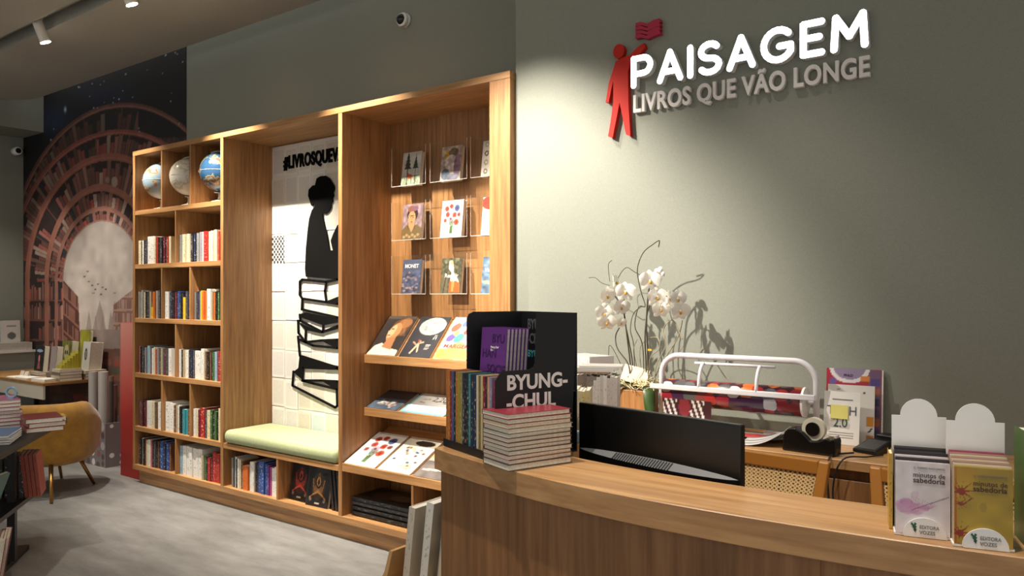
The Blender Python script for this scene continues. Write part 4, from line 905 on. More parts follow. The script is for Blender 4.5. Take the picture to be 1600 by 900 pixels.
for i in range(14):
    book('white booklet, %s from the orchid, in the upright block at the arm bend' % ORD[i], T(-1.60-.0125*i, 2.70+.0045*i, 1.146) @ RZ(-20), .0115, .13, .155, 'dcd8d8', 'p' if i % 4 == 0 else 'g', 'white booklets at the arm bend', pg='pages_white', name='booklet')
tk = thing('tissue_box', 'small pale blue box on the counter arm by the monitor', 'box', (-1.255, 2.0, ZL+.001))
box('carton', MT['blue_plastic'], tk, -.03, .03, -.02, .03, 0, .032, bevel=.002); box('lid_flap', MT['white_plastic'], tk, -.029, .029, -.019, .029, .0325, .034)

# ------------------------------------------------------------ back desk
bdk = thing('back_desk', 'oak back desk with cupboard doors against the sign wall', 'desk', (-.6, 3.08, 0))
ZD = .97; DX0, DX1 = -1.84, 1.0
bev(box('desk_top', MT['counter_h'], bdk, DX0, DX1, 2.875, YS-.002, ZD-.035, ZD, True), .002, 1)
box('carcass', MT['counter_v'], bdk, DX0+.02, DX1-.02, 2.92, YS-.004, .06, ZD-.036, True); box('plinth', MT['counter_h'], bdk, DX0+.02, DX1-.02, 2.95, YS-.004, 0, .06, True)
for i in range(6):
    a = DX0+.025+i*.465
    d_ = bev(box('door', MT['counter_v'], bdk, a, a+.455, 2.898, 2.919, .08, ZD-.075, True), .002, 1); box('handle', MT['dark_grey'], d_, a+.41, a+.425, 2.886, 2.8975, .6, .72, True)
# cane chairs
def cane_chair(x, y, rz, lab):
    t = thing('cane_chair', lab, 'chair', (x, y, 0), R(rz), 'cane-backed counter chairs')
    cw = MT['chair_wood']; wt, wb, zt_, zb_ = .235, .20, 1.0, .74
    lean = lambda z_: -.20-.08*(z_-.6)/.4
    for s_ in (-1, 1):
        X_ = lambda z_: s_*(wb+(wt-wb)*(z_-zb_)/(zt_-zb_)) if z_ > zb_ else s_*wb
        bev(MB().add([(X_(z_)+a, lean(z_)+b, z_) for z_ in (0, .6, zt_) for a, b in ((-.018, -.014), (.018, -.014), (.018, .014), (-.018, .014))],
            [(4*i+k, 4*i+(k+1) % 4, 4*i+4+(k+1) % 4, 4*i+4+k) for i in range(2) for k in range(4)]+[(3, 2, 1, 0), (8, 9, 10, 11)]).build('back_leg', cw, t), .006)
        bev(box('front_leg', cw, t, s_*.2-.018, s_*.2+.018, .18, .215, 0, .6), .005)
    for n_, z_, w_, q in (('top_rail', zt_-.03, wt-.018, .03), ('lower_rail', zb_+.0, wb-.018, .026)):
        bev(MB().add([(sx_*w_, lean(z_)+b, z_+c_) for sx_ in (-1, 1) for b, c_ in ((-.012, -q/2), (.012, -q/2), (.012, q), (-.012, q))], [(0,1,2,3),(7,6,5,4),(0,4,5,1),(1,5,6,2),(2,6,7,3),(3,7,4,0)]).build(n_, cw, t), .004)
    bev(MB().box(-.215, .215, -.2, .215, .6, .635).build('seat', cw, t), .01); bev(MB().box(-.185, .185, -.17, .185, .6355, .65).build('seat_pad', MT['cane'], t), .006)
    for s_ in (-1, 1): MB().tube([(s_*.2, -.12, .25), (s_*.2, .19, .25)], .011).build('stretcher', cw, t)
    MB().tube([(-.19, .198, .3), (.19, .198, .3)], .011).build('foot_rest', cw, t)
    # woven panel: square cells with octagonal holes
    g = MB(); nx, nz = 26, 15; z0_, z1_ = zb_+.026, zt_-.045
    for j in range(nz):
        for i in range(nx):
            def pt(a, b):
                z_ = z0_+(z1_-z0_)*(j+b)/nz; ww = wb+(wt-wb)*(z_-zb_)/(zt_-zb_)-.018; return (-ww+2*ww*(i+a)/nx, lean(z_)-.004, z_)
            o8 = [pt(.5+.5*math.copysign(min(1, abs(math.cos(q))*1.42), math.cos(q)), .5+.5*math.copysign(min(1, abs(math.sin(q))*1.42), math.sin(q))) for q in [R(22.5+45*k) for k in range(8)]]
            i8 = [pt(.5+.29*math.cos(R(22.5+45*k)), .5+.29*math.sin(R(22.5+45*k))) for k in range(8)]
            g.add(o8+i8, [(k, (k+1) % 8, 8+(k+1) % 8, 8+k) for k in range(8)])
    o = g.build('cane_panel', MT['cane'], t); so = o.modifiers.new('solid', 'SOLIDIFY'); so.thickness = .003
cane_chair(-.935, 2.42, 174, 'cane-backed wooden chair behind the monitor, tucked to the back desk')
cane_chair(-.285, 2.41, 180, 'cane-backed wooden chair behind the feather pocket books, tucked to the back desk')

# gift wrap dispenser
RY0 = 3.17; gw = thing('wrap_dispenser', 'white tubular gift wrap dispenser on the back desk', 'dispenser', (-1.16, RY0, ZD))
xa, xb, zt_ = -1.495, -.83, 1.287; q = .085
pts = [(xa, RY0, ZD+.012), (xa, RY0, zt_-q)]+[(xa+q-q*math.cos(R(a)), RY0, zt_-q+q*math.sin(R(a))) for a in range(10, 91, 10)]+[(xb-q+q*math.sin(R(a)), RY0, zt_-q+q*math.cos(R(a))) for a in range(0, 91, 10)]+[(xb, RY0, ZD+.012)]
MB().tube(pts, .0125, 12).build('frame', MT['chrome_white'], gw, None, True)
for x_ in (xa, xb): MB().tube([(x_, RY0-.12, ZD+.0125), (x_, RY0+.1, ZD+.0125)], .0115, 10).build('foot', MT['chrome_white'], gw, None, True)
bar = box('cutter_bar', MT['chrome_white'], gw, xa-.02, xb+.015, RY0-.082, RY0-.067, 1.142, 1.164, True, .003)
MB().tube([(-1.33, RY0-.02, zt_-.028), (-.985, RY0-.02, zt_-.028)], .006).build('spring_rod', MT['chrome_white'], gw, None, True)
for x_ in (-1.29, -1.045): MB().tube([(x_, RY0-.02-.055*math.sin(R(a)), zt_-.028-.1*(1-math.cos(R(a)))) for a in range(0, 91, 10)], [.0075]*10, 8).build('pressure_arm', MT['chrome_white'], gw, None, True)
for x_ in (xa, xb): MB().tube([(x_, RY0, 1.125), (x_-.03*(1 if x_ == xb else -1), RY0-.01, 1.125)], .008).build('roll_pin', MT['chrome_white'], gw, None, True)
wr = MB().lathe([(.02, xa+.03), (.058, xa+.03), (.058, xb-.045), (.02, xb-.045)], (0, RY0-.01, 1.125), 32, 'x', True).build('gift_wrap_roll', MT['wrap_roll'])
for p_ in wr.data.polygons: p_.use_smooth = len(p_.vertices) == 4 and abs(p_.normal.x) < .5
tag(wr, 'thick roll of dark red spotted gift wrap on the white dispenser', 'wrap roll')
ec = MB().lathe([(.022, xb-.0445), (.06, xb-.0445), (.06, xb-.036), (.022, xb-.036)], (0, RY0-.01, 1.125), 28, 'x', False).build('end_disc', MT['white_plastic'], wr)
hg = MB()   # loose hanging sheet of white-striped dark paper under the roll at the orchid end
sh = Paint(40, 30, '3a1c24'); sh.mask(((sh.U*9+sh.V*2) % 1 < .4) & ((sh.U < .3) | ((sh.U > .55) & (sh.U < .85))), 'd8d4d2'); sh.ell(.45, .6, .12, .3, '7a2a34')
o = put('hanging_paper_end', art_mesh('hanging_paper_end', sh, lambda u, v: (xa+.035+.22*u, RY0-.068+.008*np.sin(v*3), .985+.14*v)), MT['print'], wr, None, True)
# papers and catalogue lying below
def wavy(name, x, y, w, d, rz, art, lab, cat, lift=.05, z=ZD+.001, group=None):
    m = art_mesh(name, art, lambda u, v: (u*w, v*d, .002+lift*np.clip(u-.35, 0, 1)**2*2.2*(1-.4*v))); o = put(name, m, MT['print'], None, T(x, y, z) @ RZ(rz))
    so = o.modifiers.new('solid', 'SOLIDIFY'); so.thickness = .0012; so.offset = 1; return tag(o, lab, cat, group)
pa = Paint(40, 30, 'd4d2d2'); pa.mask((pa.V*26 % 1 < .45) & (pa.U > .08) & (pa.U < .9), '8a888a')
pb = Paint(30, 30, '8a8488').ell(.3, .5, .25, .3, 'a82c2c').ell(.75, .6, .2, .25, '5a5a6a').blur(.2)
wavy('magazine', -1.12, 2.895, .26, .18, 14, pa, 'open magazine with text columns curling up beside the tape dispenser', 'magazine', .09)
wavy('catalogue', -1.17, 3.05, .3, .17, -4, pb, 'grey and red catalogue lying under the wrap dispenser', 'catalogue', .03)
wavy('gift_wrap_sheet', -1.02, 3.10, .2, .1, 8, Paint(20, 20, '6a5a5c').ell(.5, .5, .3, .3, 'b8b0b0'), 'folded grey gift wrap sheet behind the tape dispenser', 'paper', .06, ZD+.02)
# tape dispenser
tp = thing('tape_dispenser', 'heavy black tape dispenser with clear tape roll on the back desk', 'tape dispenser', (-.79, 2.945, ZD+.001), R(-6))
prof = [(-.098, 0), (.098, 0), (.1, .055), (.094, .066), (.08, .058), (.066, .064), (.04, .05), (.01, .046), (-.02, .075), (-.05, .088), (-.075, .084), (-.094, .06)]
bev(MB().prism(prof, -.03, .03, 'y').build('body', MT['black_plastic'], tp), .005)
MB().lathe([(.026, -.012), (.042, -.012), (.042, .012), (.026, .012)], (.012, 0, .088), 28, 'y', False).build('tape_roll', MT['tape'], tp)
MB().lathe([(.0255, -.02), (.0255, .02)], (.012, 0, .088), 24, 'y', False).build('hub', MT['black_plastic'], tp)
box('cutter_blade', MT['chrome_white'], tp, .093, .0965, -.014, .014, .064, .073)
# brochures
br = thing('brochure_folder', 'red and purple brochure folder standing against the sign wall', 'brochure', (-.715, 3.27, ZD+.001), R(4))
p = Paint(50, 70, 'a02034').mask(np.ones((70, 50)), 'a02034').rect(.76, 0, 1, 1, '6a4a6a').ell(.42, 1.0, .36, .2, 'd8d2d2').ell(.42, 1.03, .3, .18, '8a7a9a').rect(.62, .84, .78, .9, 'c87a2c').ell(.12, .82, .07, .05, '6a4a8a')
for k in range(6): p.rect(.8, .08+.14*k, .97, .18+.14*k, ['3a3a6a', 'b0642c', '5a3a5a', '2a2a4a', '9a5a3a', '4a3a7a'][k])
BT = RX(-7)
put('front_cover', art_mesh('front_cover', p, lambda u, v: (-.105+.205*u, np.full(u.shape, -.0008), .286*v)), MT['print'], br, BT); MB().box(-.105, .105, 0, .012, 0, .286).build('sheets', MT['pages_white'], br, BT)
text('heading', 'PNLD', .014, MT['ink_purple_dark'], br, BT @ T(-.04, -.0014, .255) @ FACE, .02)
fl = thing('white_leaflet', 'white leaflet with small figures and orange squares leaning on the red brochure', 'leaflet', (-.72, 3.235, ZD+.001), R(4))
p = Paint(40, 60, 'd8d4ce').rect(.84, .3, 1, .46, 'c8862c').rect(.84, 0, 1, .14, 'c8862c').line(.88, .2, .95, .26, .015, '2a2a2a').rect(.2, .9, .26, .92, '6a6a6a').rect(.76, .85, .82, .89, '4a4a4a')
put('printed_face', art_mesh('printed_face', p, lambda u, v: (-.085+.172*u, np.full(u.shape, -.0008), .225*v)), MT['print'], fl, BT); MB().box(-.085, .087, 0, .003, 0, .225).build('card', MT['white_paint'], fl, BT)
ca = thing('desk_leaflet', 'white tech leaflet reading 2.0 with a yellow sticky note', 'leaflet', (-.738, 3.165, ZD+.001), R(2))
CT = RX(-9); MB().box(-.066, .066, 0, .003, 0, .205).build('card', MT['white_paint'], ca, CT); box('stand_foot', MT['white_paint'], ca, -.05, .06, .002, .06, 0, .003)
text('heading', '2.0', .05, MT['ink_green'], ca, CT @ T(-.03, -.0012, .068) @ FACE, 0, width=.05); text('heading', 'T', .05, MT['ink_dimgrey'], ca, CT @ T(-.055, -.0012, .115) @ FACE, 0); text('heading', 'H', .05, MT['ink_dimgrey'], ca, CT @ T(.025, -.0012, .115) @ FACE, 0, width=.025)
box('rule_line', MT['ink_grey'], ca, -.035, .04, -.0012, -.0006, .172, .176).matrix_basis = CT
for k in range(3): box('rule_line', MT['ink_grey'], ca, -.045, .045, -.0012, -.0006, .045-.009*k, .0465-.009*k).matrix_basis = CT
sn = MB().box(-.04, .024, -.004, -.003, .098, .152).build('sticky_note', MT['note'], ca, CT)
cdx = thing('card_terminal', 'black card payment terminal tilted on the back desk', 'card terminal', (-.605, 3.10, ZD+.001), R(-18))
bev(MB().prism([(-.07, 0), (.06, 0), (.06, .035), (.045, .04), (-.07, .014)], -.045, .045, 'x').build('body', MT['black_plastic'], cdx), .004)
MB().add([(-.036, -.06, .0172), (.036, -.06, .0172), (.036, .03, .0378), (-.036, .03, .0378)], [(0, 1, 2, 3)]).build('screen', MT['dark_grey'], cdx)
bev(box('dock', MT['black_plastic'], cdx, -.03, .065, .062, .12, 0, .055), .005)
cb = MB().tube(smooth([(-.655, 3.0, ZD+.006), (-.70, 2.93, ZD+.006), (-.705, 2.86, ZD+.004), (-.708, 2.845, ZD-.05), (-.70, 2.84, ZD-.2), (-.715, 2.84, ZD-.4), (-.70, 2.84, ZD-.7), (-.70, 2.84, .01)]), .0035, 6).build('power_cable', MT['cable'])
tag(cb, 'thin black cable hanging over the front of the back desk', 'cable')
cb = MB().tube(smooth([(-.56, 3.02, ZD+.006), (-.6, 2.95, ZD+.006), (-.66, 2.862, ZD+.004), (-.69, 2.85, ZD-.1), (-.68, 2.848, ZD-.3), (-.69, 2.848, .01)]), .003, 6).build('power_cable', MT['cable'])
tag(cb, 'second thin black cable twisting beside the first below the desk leaflet', 'cable')

# ------------------------------------------------------------ orchid arrangement
OY = 3.18; oc = thing('orchid_arrangement', 'white moth orchids with curly twigs in a square wooden pot on the back desk', 'potted orchid', (-1.612, OY, ZD+.001))
bev(box('pot', MT['oak_v'], oc, -.065, .065, -.065, .065, 0, .152), .002); box('soil', MT['twig'], oc, -.058, .058, -.058, .058, .1525, .158)
o0 = Vector((-1.612, OY, ZD+.001))
def op(x, y, dy=0): return onY(x, y, OY+dy)-o0
rs = random.Random(11)
for pts, r_, mt in [
    ([(988, 600), (984, 560), (979, 520), (975, 490), (966, 470), (955, 455)], .0032, 'stem'), ([(990, 600), (988, 565), (982, 530), (976, 500), (975, 470), (977, 450)], .003, 'stem'),
    ([(1013, 600), (1012, 550), (1010, 510), (1012, 470), (1016, 445), (1030, 425)], .0036, 'stem'), ([(1010, 600), (1009, 560), (1008, 520), (1014, 480), (1030, 462), (1048, 466), (1062, 482)], .003, 'stem')]:
    MB().tube(smooth([op(x, y) for x, y in pts]), r_, 7).build('stem', MT[mt], oc)
for pts, r_, mt in [
    ([(1006, 600), (1004, 540), (992, 510), (998, 480), (1008, 478), (1000, 450), (996, 420), (1005, 395), (1020, 382), (1030, 376), (1029, 386)], .0024, 'twig'),
    ([(985, 602), (982, 570), (965, 545), (962, 525), (968, 512)], .0028, 'twig'), ([(976, 600), (970, 570), (954, 540), (951, 552), (952, 585)], .0018, 'twig'),
    ([(992, 600), (990, 540), (985, 515), (990, 490), (1004, 478)], .002, 'twig'), ([(1004, 432), (990, 424), (980, 418), (972, 424), (965, 436)], .0018, 'twig'), ([(953, 446), (940, 442), (930, 434), (920, 434)], .0016, 'twig'), ([(953, 440), (951, 425), (951, 412), (956, 407)], .0014, 'twig'),
    ([(1012, 600), (1016, 560), (1030, 545), (1028, 528), (1012, 530), (1000, 545), (1002, 580)], .002, 'twig_pale'), ([(1022, 605), (1026, 570), (1040, 540), (1036, 515), (1050, 500), (1060, 515), (1066, 530)], .0022, 'twig_pale'),
    ([(1018, 605), (1030, 575), (1042, 555), (1058, 530), (1064, 512), (1066, 500)], .0024, 'twig_pale'), ([(1028, 600), (1040, 570), (1054, 560), (1068, 540)], .0018, 'twig_pale'), ([(1000, 600), (994, 570), (990, 545), (996, 530)], .0018, 'twig_pale')]:
    ph = rs.random()*6
    MB().tube(smooth([op(x, y, .025*math.sin(ph+i)) for i, (x, y) in enumerate(pts)]), r_, 6).build('twig', MT[mt], oc)
def petal_mesh(L, Wd, cup):
    n = 8; vs = []; fs = []
    for i in range(n+1):
        t_ = i/n; w_ = Wd*math.sin(PI*min(1, t_*.93+.05))**.75
        for j in (-1, -.5, 0, .5, 1): vs.append((j*w_, -cup*math.sin(PI*t_*.8)+.15*w_*abs(j)**2, L*t_))
    for i in range(n):
        for j in range(4): a = i*5+j; fs.append((a, a+1, a+6, a+5))
    g = MB().add(vs, fs, True); m = g.mesh('petal'); m.materials.append(MT['petal']); return m
pmW = petal_mesh(.047, .029, .008); pmS = petal_mesh(.043, .017, .006)
def flower(c, yaw, tilt, s=1.0):
    M0 = T(*c) @ RZ(yaw) @ RX(tilt) @ Matrix.Scale(s, 4); h = None
    h = MB().ball((0, -.004, 0), (.005, .006, .006), 10, 6).build('flower', MT['petal'], oc, M0)
    for k, (a, m_) in enumerate([(0, pmS), (72, pmW), (-72, pmW), (140, pmS), (-140, pmS)]):
        put('petal', m_, None, h, RY(a) @ RX(8 if m_ is pmW else -4) @ T(0, .003 if m_ is pmS else -.001, .002))
    MB().ball((0, -.011, -.007), (.006, .006, .008), 10, 7).build('lip', MT['petal_yellow'], h)
for x, y, yaw, tilt, s in [(960, 441, 75, -10, .95), (948, 462, 40, 10, 1), (977, 456, 8, -5, 1.05), (970, 480, 25, 8, .95), (944, 489, 18, 4, 1.08), (948, 503, 10, 14, 1), (970, 504, 30, 10, .6), (1015, 439, 12, -6, 1.15), (1026, 464, 20, 4, 1.08), (1045, 466, 60, 0, .9), (1058, 467, 30, 4, .95), (1032, 483, 15, 8, .95), (1062, 486, 20, 10, 1.02)]:
    flower(op(x, y, -.02-.02*rs.random()), yaw+30, tilt, s)
for x, y, q in [(1032, 422, .013), (1026, 424, .011), (1036, 428, .009)]: MB().ball(op(x, y, -.01), (q, q, q*1.2), 12, 8).build('bud', MT['petal'], oc)
def leaf(P, w_, name='leaf'):
    P = smooth(P, 5); n = len(P); vs = []; fs = []
    for i, p_ in enumerate(P):
        t_ = (P[min(i+1, n-1)]-P[max(i-1, 0)]).normalized(); s_ = t_.cross(Vector((0, 0, 1))); s_ = s_.normalized() if s_.length > .01 else Vector((1, 0, 0)); ww = w_*math.sin(PI*min(.97, .12+.86*i/(n-1)))**.6
        vs += [p_+s_*ww+Vector((0, 0, ww*.25)), p_, p_-s_*ww+Vector((0, 0, ww*.25))]
    for i in range(n-1): fs += [(3*i, 3*i+1, 3*i+4, 3*i+3), (3*i+1, 3*i+2, 3*i+5, 3*i+4)]
    o = MB().add(vs, fs, True).build(name, MT['leaf'], oc); so = o.modifiers.new('solid', 'SOLIDIFY'); so.thickness = .002
leaf([(0, 0, .16), (-.05, -.04, .185), (-.12, -.06, .18), (-.17, -.07, .145)], .024); leaf([(0, 0, .16), (-.07, -.06, .165), (-.13, -.09, .13), (-.16, -.1, .09)], .022)
leaf([(.02, 0, .16), (.07, -.05, .16), (.09, -.08, .09), (.09, -.09, .02)], .026); leaf([(.02, .02, .16), (.09, .02, .18), (.14, .0, .15), (.16, -.01, .09)], .024)
g = MB()
for k in range(130):
    a = rs.random()*6.28; r_ = .075*rs.random()**.5; c = Vector((r_*math.cos(a), r_*math.sin(a), .165+.05*rs.random()*(1-r_/.1))); d_ = Vector((rs.uniform(-1, 1), rs.uniform(-1, 1), rs.uniform(-.5, .7))).normalized(); e_ = Vector((rs.uniform(-1, 1), rs.uniform(-1, 1), rs.uniform(-.6, .6))).normalized()
    g.tube([c-d_*.03, c+e_*.012, c+d_*.03, c+d_*.04-e_*.015], .0016, 5)
o = g.build('straw_filling', MT['straw'], oc); o['kind'] = 'stuff'
put('gift_card', MB().box(0, .125, 0, .0015, 0, .075).mesh('gift_card'), MT['card_cream'], oc, T(*op(969, 592, -.035)) @ RZ(10) @ RX(-20) @ RY(12))
MB().box(0, .02, 0, .002, 0, .008).build('clip_tag', MT['ink_yellow'], oc, T(*op(1012, 548, -.008)))

# ------------------------------------------------------------ far left: reading corner
# black display table
A = Vector((-5.35, 2.34)); dv = Vector((.79, -.613)); nv = Vector((-.613, -.79))
tb = thing('display_table', 'black metal display table with two tiers stacked with books', 'table', (A.x+dv.x*.6+nv.x*.4, A.y+dv.y*.6+nv.y*.4, 0))
def tp4(a0, a1, b0, b1): return [tuple(A+dv*a+nv*b) for a, b in ((a0, b0), (a1, b0), (a1, b1), (a0, b1))]
def tpr(n, a0, a1, b0, b1, z0, z1): return MB().prism(tp4(a0, a1, b0, b1), z0, z1, 'z').build(n, MT['black_metal'], tb, None, True)
tpr('table_top', 0, 1.5, 0, .85, .715, .75); tpr('lower_shelf', .28, 1.5, .06, .8, .345, .37); tpr('base_plate', .34, 1.5, .12, .75, 0, .03)
for a in (.62, 1.44):
    for b in (.10, .7): tpr('leg', a, a+.04, b, b+.04, .03, .715)
rot_t = math.degrees(math.atan2(dv.y, dv.x))
def pile(px, py, zb_, n, tk, D, H, cols, lab, grp, rz, pg='pages_white', wrap=False):
    p_ = onZ(px, py, zb_); z = zb_+.0005
    for i in range(n):
        b = book(lab % ORD[i], T(p_.x, p_.y, z) @ RZ(rz+rs.uniform(-2, 2)) @ T(H, 0, 0) @ RY(-90), tk, D, H, cols[i % len(cols)], 'w', grp, pg=pg); z += tk+.0005
    return z
pile(-40, 664, .751, 8, .021, .2, .3, ['a8587c', '9a4a70', 'a03a4a', 'b06a8a'], 'pink hardcover, %s from the bottom, in the tall pile on the black table', 'pink pile on the black table', rot_t+26)
pile(32, 668, .751, 3, .026, .19, .26, ['8a3c34', '944a3c', '7c3430'], 'brick red book, %s from the bottom, in the low pile on the black table', 'brick red pile on the black table', rot_t+24)
pile(-30, 684, .751, 4, .012, .2, .3, ['4a6a94', '5a7aa0', '8a98b0'], 'blue wrapped album, %s from the bottom, on the black table edge', 'blue albums on the black table', rot_t+6)
pile(74, 655, .751, 1, .03, .09, .13, ['c8a040'], 'small yellow book, %s on the table corner by the armchair', None, rot_t+22)
pile(-60, 699, .751, 2, .014, .17, .28, ['c4beb0', 'b0b8b4'], 'pale book, %s from the bottom, at the edge of the black table', 'pale books on the black table', rot_t)
p_ = onZ(18, 622, .925); t = thing('blue_ring_ornament', 'glossy pale blue ring ornament on the pink pile', 'ornament', (p_.x, p_.y, .925), R(40))
MB().tube([(.03*math.cos(R(a)), 0, .034+.03*math.sin(R(a))) for a in range(0, 361, 15)], .007, 8, False).build('ring', MT['blue_plastic'], t); box('foot', MT['blue_plastic'], t, -.018, .018, -.01, .01, -.002, .002)
p_ = onZ(44, 781, .371); xd = Vector((.5, .866))
for i in range(4):
    q_ = p_.xy+xd*(.021*i+.006)+Vector((-.06, 0))
    book('terracotta hardcover, %s from the dark books, leaning on the lower tier' % ORD[i], T(q_.x, q_.y, .3715) @ RZ(60) @ RY(-6), .018, .2, .25, '9a4a38', 'm', 'terracotta books on the lower tier')
for i in range(4):
    q_ = p_.xy+xd*(-.03*i-.024)+Vector((-.06, 0))
    book('%s hardcover next to the terracotta books on the lower tier, %s from them' % (['charcoal', 'drab grey', 'black', 'dark green'][i], ORD[i]), T(q_.x-.015*i, q_.y, .3715) @ RZ(62), .024, .2, .25-.01*i, ['2c2b30', '8a8478', '222222', '3a4238'][i], 'w', 'grey books on the lower tier')
p_ = onZ(-6, 803, .371)
b = book('teal patterned picture book leaning at the front of the lower tier', T(p_.x-.02, p_.y, .3715) @ RZ(rot_t-20) @ RX(-22) @ RZ(-90), .02, .2, .24, '4a6a68', art=Paint(30, 36, '4a5a58').blur(.5, 4).ell(.5, .5, .3, .3, '8a8a70', a=.6))
p_ = onZ(-9, 903, .031)
for i in range(2):
    book('red storybook, %s on the base plate of the black table' % ORD[i], T(p_.x-.03*i, p_.y+.03*i, .0315) @ RZ(rot_t+14) @ RX(-8) @ RZ(-90) @ T(-.03, 0, 0), .03, .22, .26, ['8a2c28', '7a2420'][i], 'w', 'red storybooks on the base plate', art=Paint(30, 36, '8a2c28').blur(.3, 5).rect(.6, .08, .95, .3, 'a8706a', .7) if i == 0 else None)

# mustard tub chair
ch = thing('tub_chair', 'mustard yellow velvet tub armchair with slim wooden legs', 'armchair', (-6.65, 2.75, 0), R(-40))
def tub():
    # closed horseshoe shell: outer wall, rim, inner wall, seat
    g = MB(); n = 40; prof = []
    rings_ = []
    for k in range(n):
        a = 2*PI*k/n; ca_, sa_ = math.cos(a), math.sin(a)
        ex = 2.7; rr = (abs(ca_)**ex+abs(sa_)**ex)**(-1/ex)
        back = .5+.5*math.cos(a)             # 1 at the back (+x), 0 at the open front
        rim = .50+.22*min(1, back*1.5)
        ring_ = [(.18, .23), (.30, .225), (.345, .26), (.37, .38), (.385, .55*rim/.72), (.375, rim-.05), (.345, rim-.008), (.31, rim), (.275, rim-.02), (.262, rim-.08), (.255, .47), (.23, .455), (.1, .46)]
        if back < .12: ring_ = [(r, min(z, .46-.004*j)) for j, (r, z) in enumerate(ring_)]
        rings_.append([(r*rr*ca_, r*rr*sa_*1.0, z) for r, z in ring_])
    m_ = len(rings_[0]); vs = [p for r in rings_ for p in r]
    fs = [(k*m_+j, ((k+1) % n)*m_+j, ((k+1) % n)*m_+j+1, k*m_+j+1) for k in range(n) for j in range(m_-1)]
    fs += [[k*m_ for k in range(n)], [k*m_+m_-1 for k in range(n)]]
    g.add(vs, fs, True); return g
subs(tub().build('upholstered_shell', MT['mustard'], ch), 1)
for wx, wy in ((-6.15, 2.58), (-6.51, 3.06), (-6.96, 3.0), (-6.62, 2.5)):
    top_ = Vector((-6.6, 2.76, 0))+(Vector((wx, wy, 0))-Vector((-6.6, 2.76, 0)))*.62
    MB().tube([(wx, wy, 0), (top_.x, top_.y, .25)], [.011, .017], 10).build('leg', MT['brass'], ch, None, True)

# far table with books in front of the mural
ft = thing('far_table', 'pale topped table with black legs in front of the mural', 'table', (-8.4, 3.4, 0))
box('table_top', MT['oak_y'], ft, -9.2, -7.58, 3.11, 3.70, .725, .75, True); box('apron', MT['card_cream'], ft, -9.2, -7.585, 3.112, 3.13, .60, .7245, True)
for x_ in (-9.15, -7.625):
    for y_ in (3.135, 3.66): box('leg', MT['black_metal'], ft, x_, x_+.035, y_, y_+.035, 0, .7245, True)
def stand(px, py, Y, col, w_, h_2, tk, lab, art=None, rz=0, z=.751):
    p_ = onY(px, py, Y); return book(lab, face_out(p_.x, Y, z, rz, 5, tk), tk, w_, h_2, col, 'k', 'books standing on the far table', art=art)
sk = Paint(30, 40, '6a6a30').blur(.3, 4).ell(.5, .62, .26, .24, 'b0a878').ell(.4, .6, .07, .07, '2c2a20').ell(.6, .6, .07, .07, '2c2a20').rect(.38, .3, .62, .42, 'a09868')
fig = Paint(30, 40, '1a181c').ell(.5, .8, .35, .06, '8aa0b8').poly([(.5, .6), (.3, .1), (.7, .1)], '8a4a4a').ell(.5, .5, .1, .14, 'b87a6a')
wh = Paint(30, 40, 'c4c2bc').ell(.45, .55, .18, .22, '2a2a2a').ell(.45, .55, .1, .14, '8a8a86')
def riser(px, Y, w_, z1, lab):
    p_ = onY(px, 560, Y); z = .751; n = max(1, int(round((z1-.751)/.028)))
    for i in range(n): book('%s, %s from the table top' % (lab, ORD[i]), T(p_.x+w_, Y-.02, z) @ RZ(rs.uniform(-2, 2)) @ RY(-90), .0275, .2, w_, rs.choice(['8a7a64', '6a5a48', 'a89a86', 'c4b8a4']), 'k', 'book piles on the far table'); z += .028
    return z
z1 = riser(46, 3.30, .26, .82, 'drab book in the pile under the black figure book'); stand(53, 556, 3.34, '1a181c', .19, .25, .05, 'black book with a pink figure standing on a pile on the far table', fig, 0, z1)
z2 = riser(76, 3.33, .2, .81, 'drab book in the pile under the grey boxed book'); stand(77, 560, 3.37, '8f8684', .12, .25, .06, 'grey boxed book standing between the black and skull covers', None, 0, z2)
z3 = riser(92, 3.50, .34, .81, 'drab book in the pile under the skull cover'); zs = riser(84, 3.28, .17, .865, 'drab book in the pile under the yellow-green steps'); stand(94, 560, 3.55, '5a6a2c', .2, .29, .07, 'green book with a pale skull cover standing on the far table', sk, 0, z3)
stand(121, 545, 3.63, '9a962c', .2, .40, .03, 'tall yellow-green book standing at the back of the far table', Paint(20, 30, '8f8c28').blur(.2), 0, z3)
z4 = riser(120, 3.50, .22, .83, 'drab book in the pile under the white emblem book'); stand(127, 562, 3.54, 'c8c6c0', .15, .27, .12, 'white book with a black oval emblem standing on the far table', wh, 0, z4)
for i in range(7):
    p_ = onY(124-2.6*i, 548+5.2*i, 3.285-.022*i); hz = .751
    book('yellow-green booklet, %s step of the little staircase on the far table' % ORD[i], T(-7.715-.006*i, 3.43-.022*i, zs+.001), .1, .021, .16-.021*i, 'b0a838', 'k', 'yellow-green booklets stepped on the far table', name='booklet')
for i, (px, py, c, lab) in enumerate([(0, 592, 'd8cc98', 'cream leaflet pile'), (20, 594, 'dcd8d0', 'white leaflet pile'), (42, 598, 'e0dcd4', 'white order pad')]):
    p_ = onZ(px, py, .7515); bev(tag(MB().box(0, .2, 0, .14, 0, .012+.006*i).build('leaflet_pile', MT['pages_white' if i else 'pages'], None, T(p_.x-.1, max(3.12, p_.y), .7515) @ RZ(5*i)), '%s lying on the near edge of the far table' % lab, 'leaflets', None), .001)
for i, px in enumerate((24, 44)):
    p_ = onZ(px, 588, .752); t = thing('price_card', '%s folded price card on the far table' % ['first cream', 'second white'][i], 'price card', (p_.x-.0, 3.27, .7515)); MB().prism([(-.02, 0), (.02, 0), (.001, .055), (-.001, .055)], 0, .08, 'x').build('folded_card', MT['card_cream'], t)
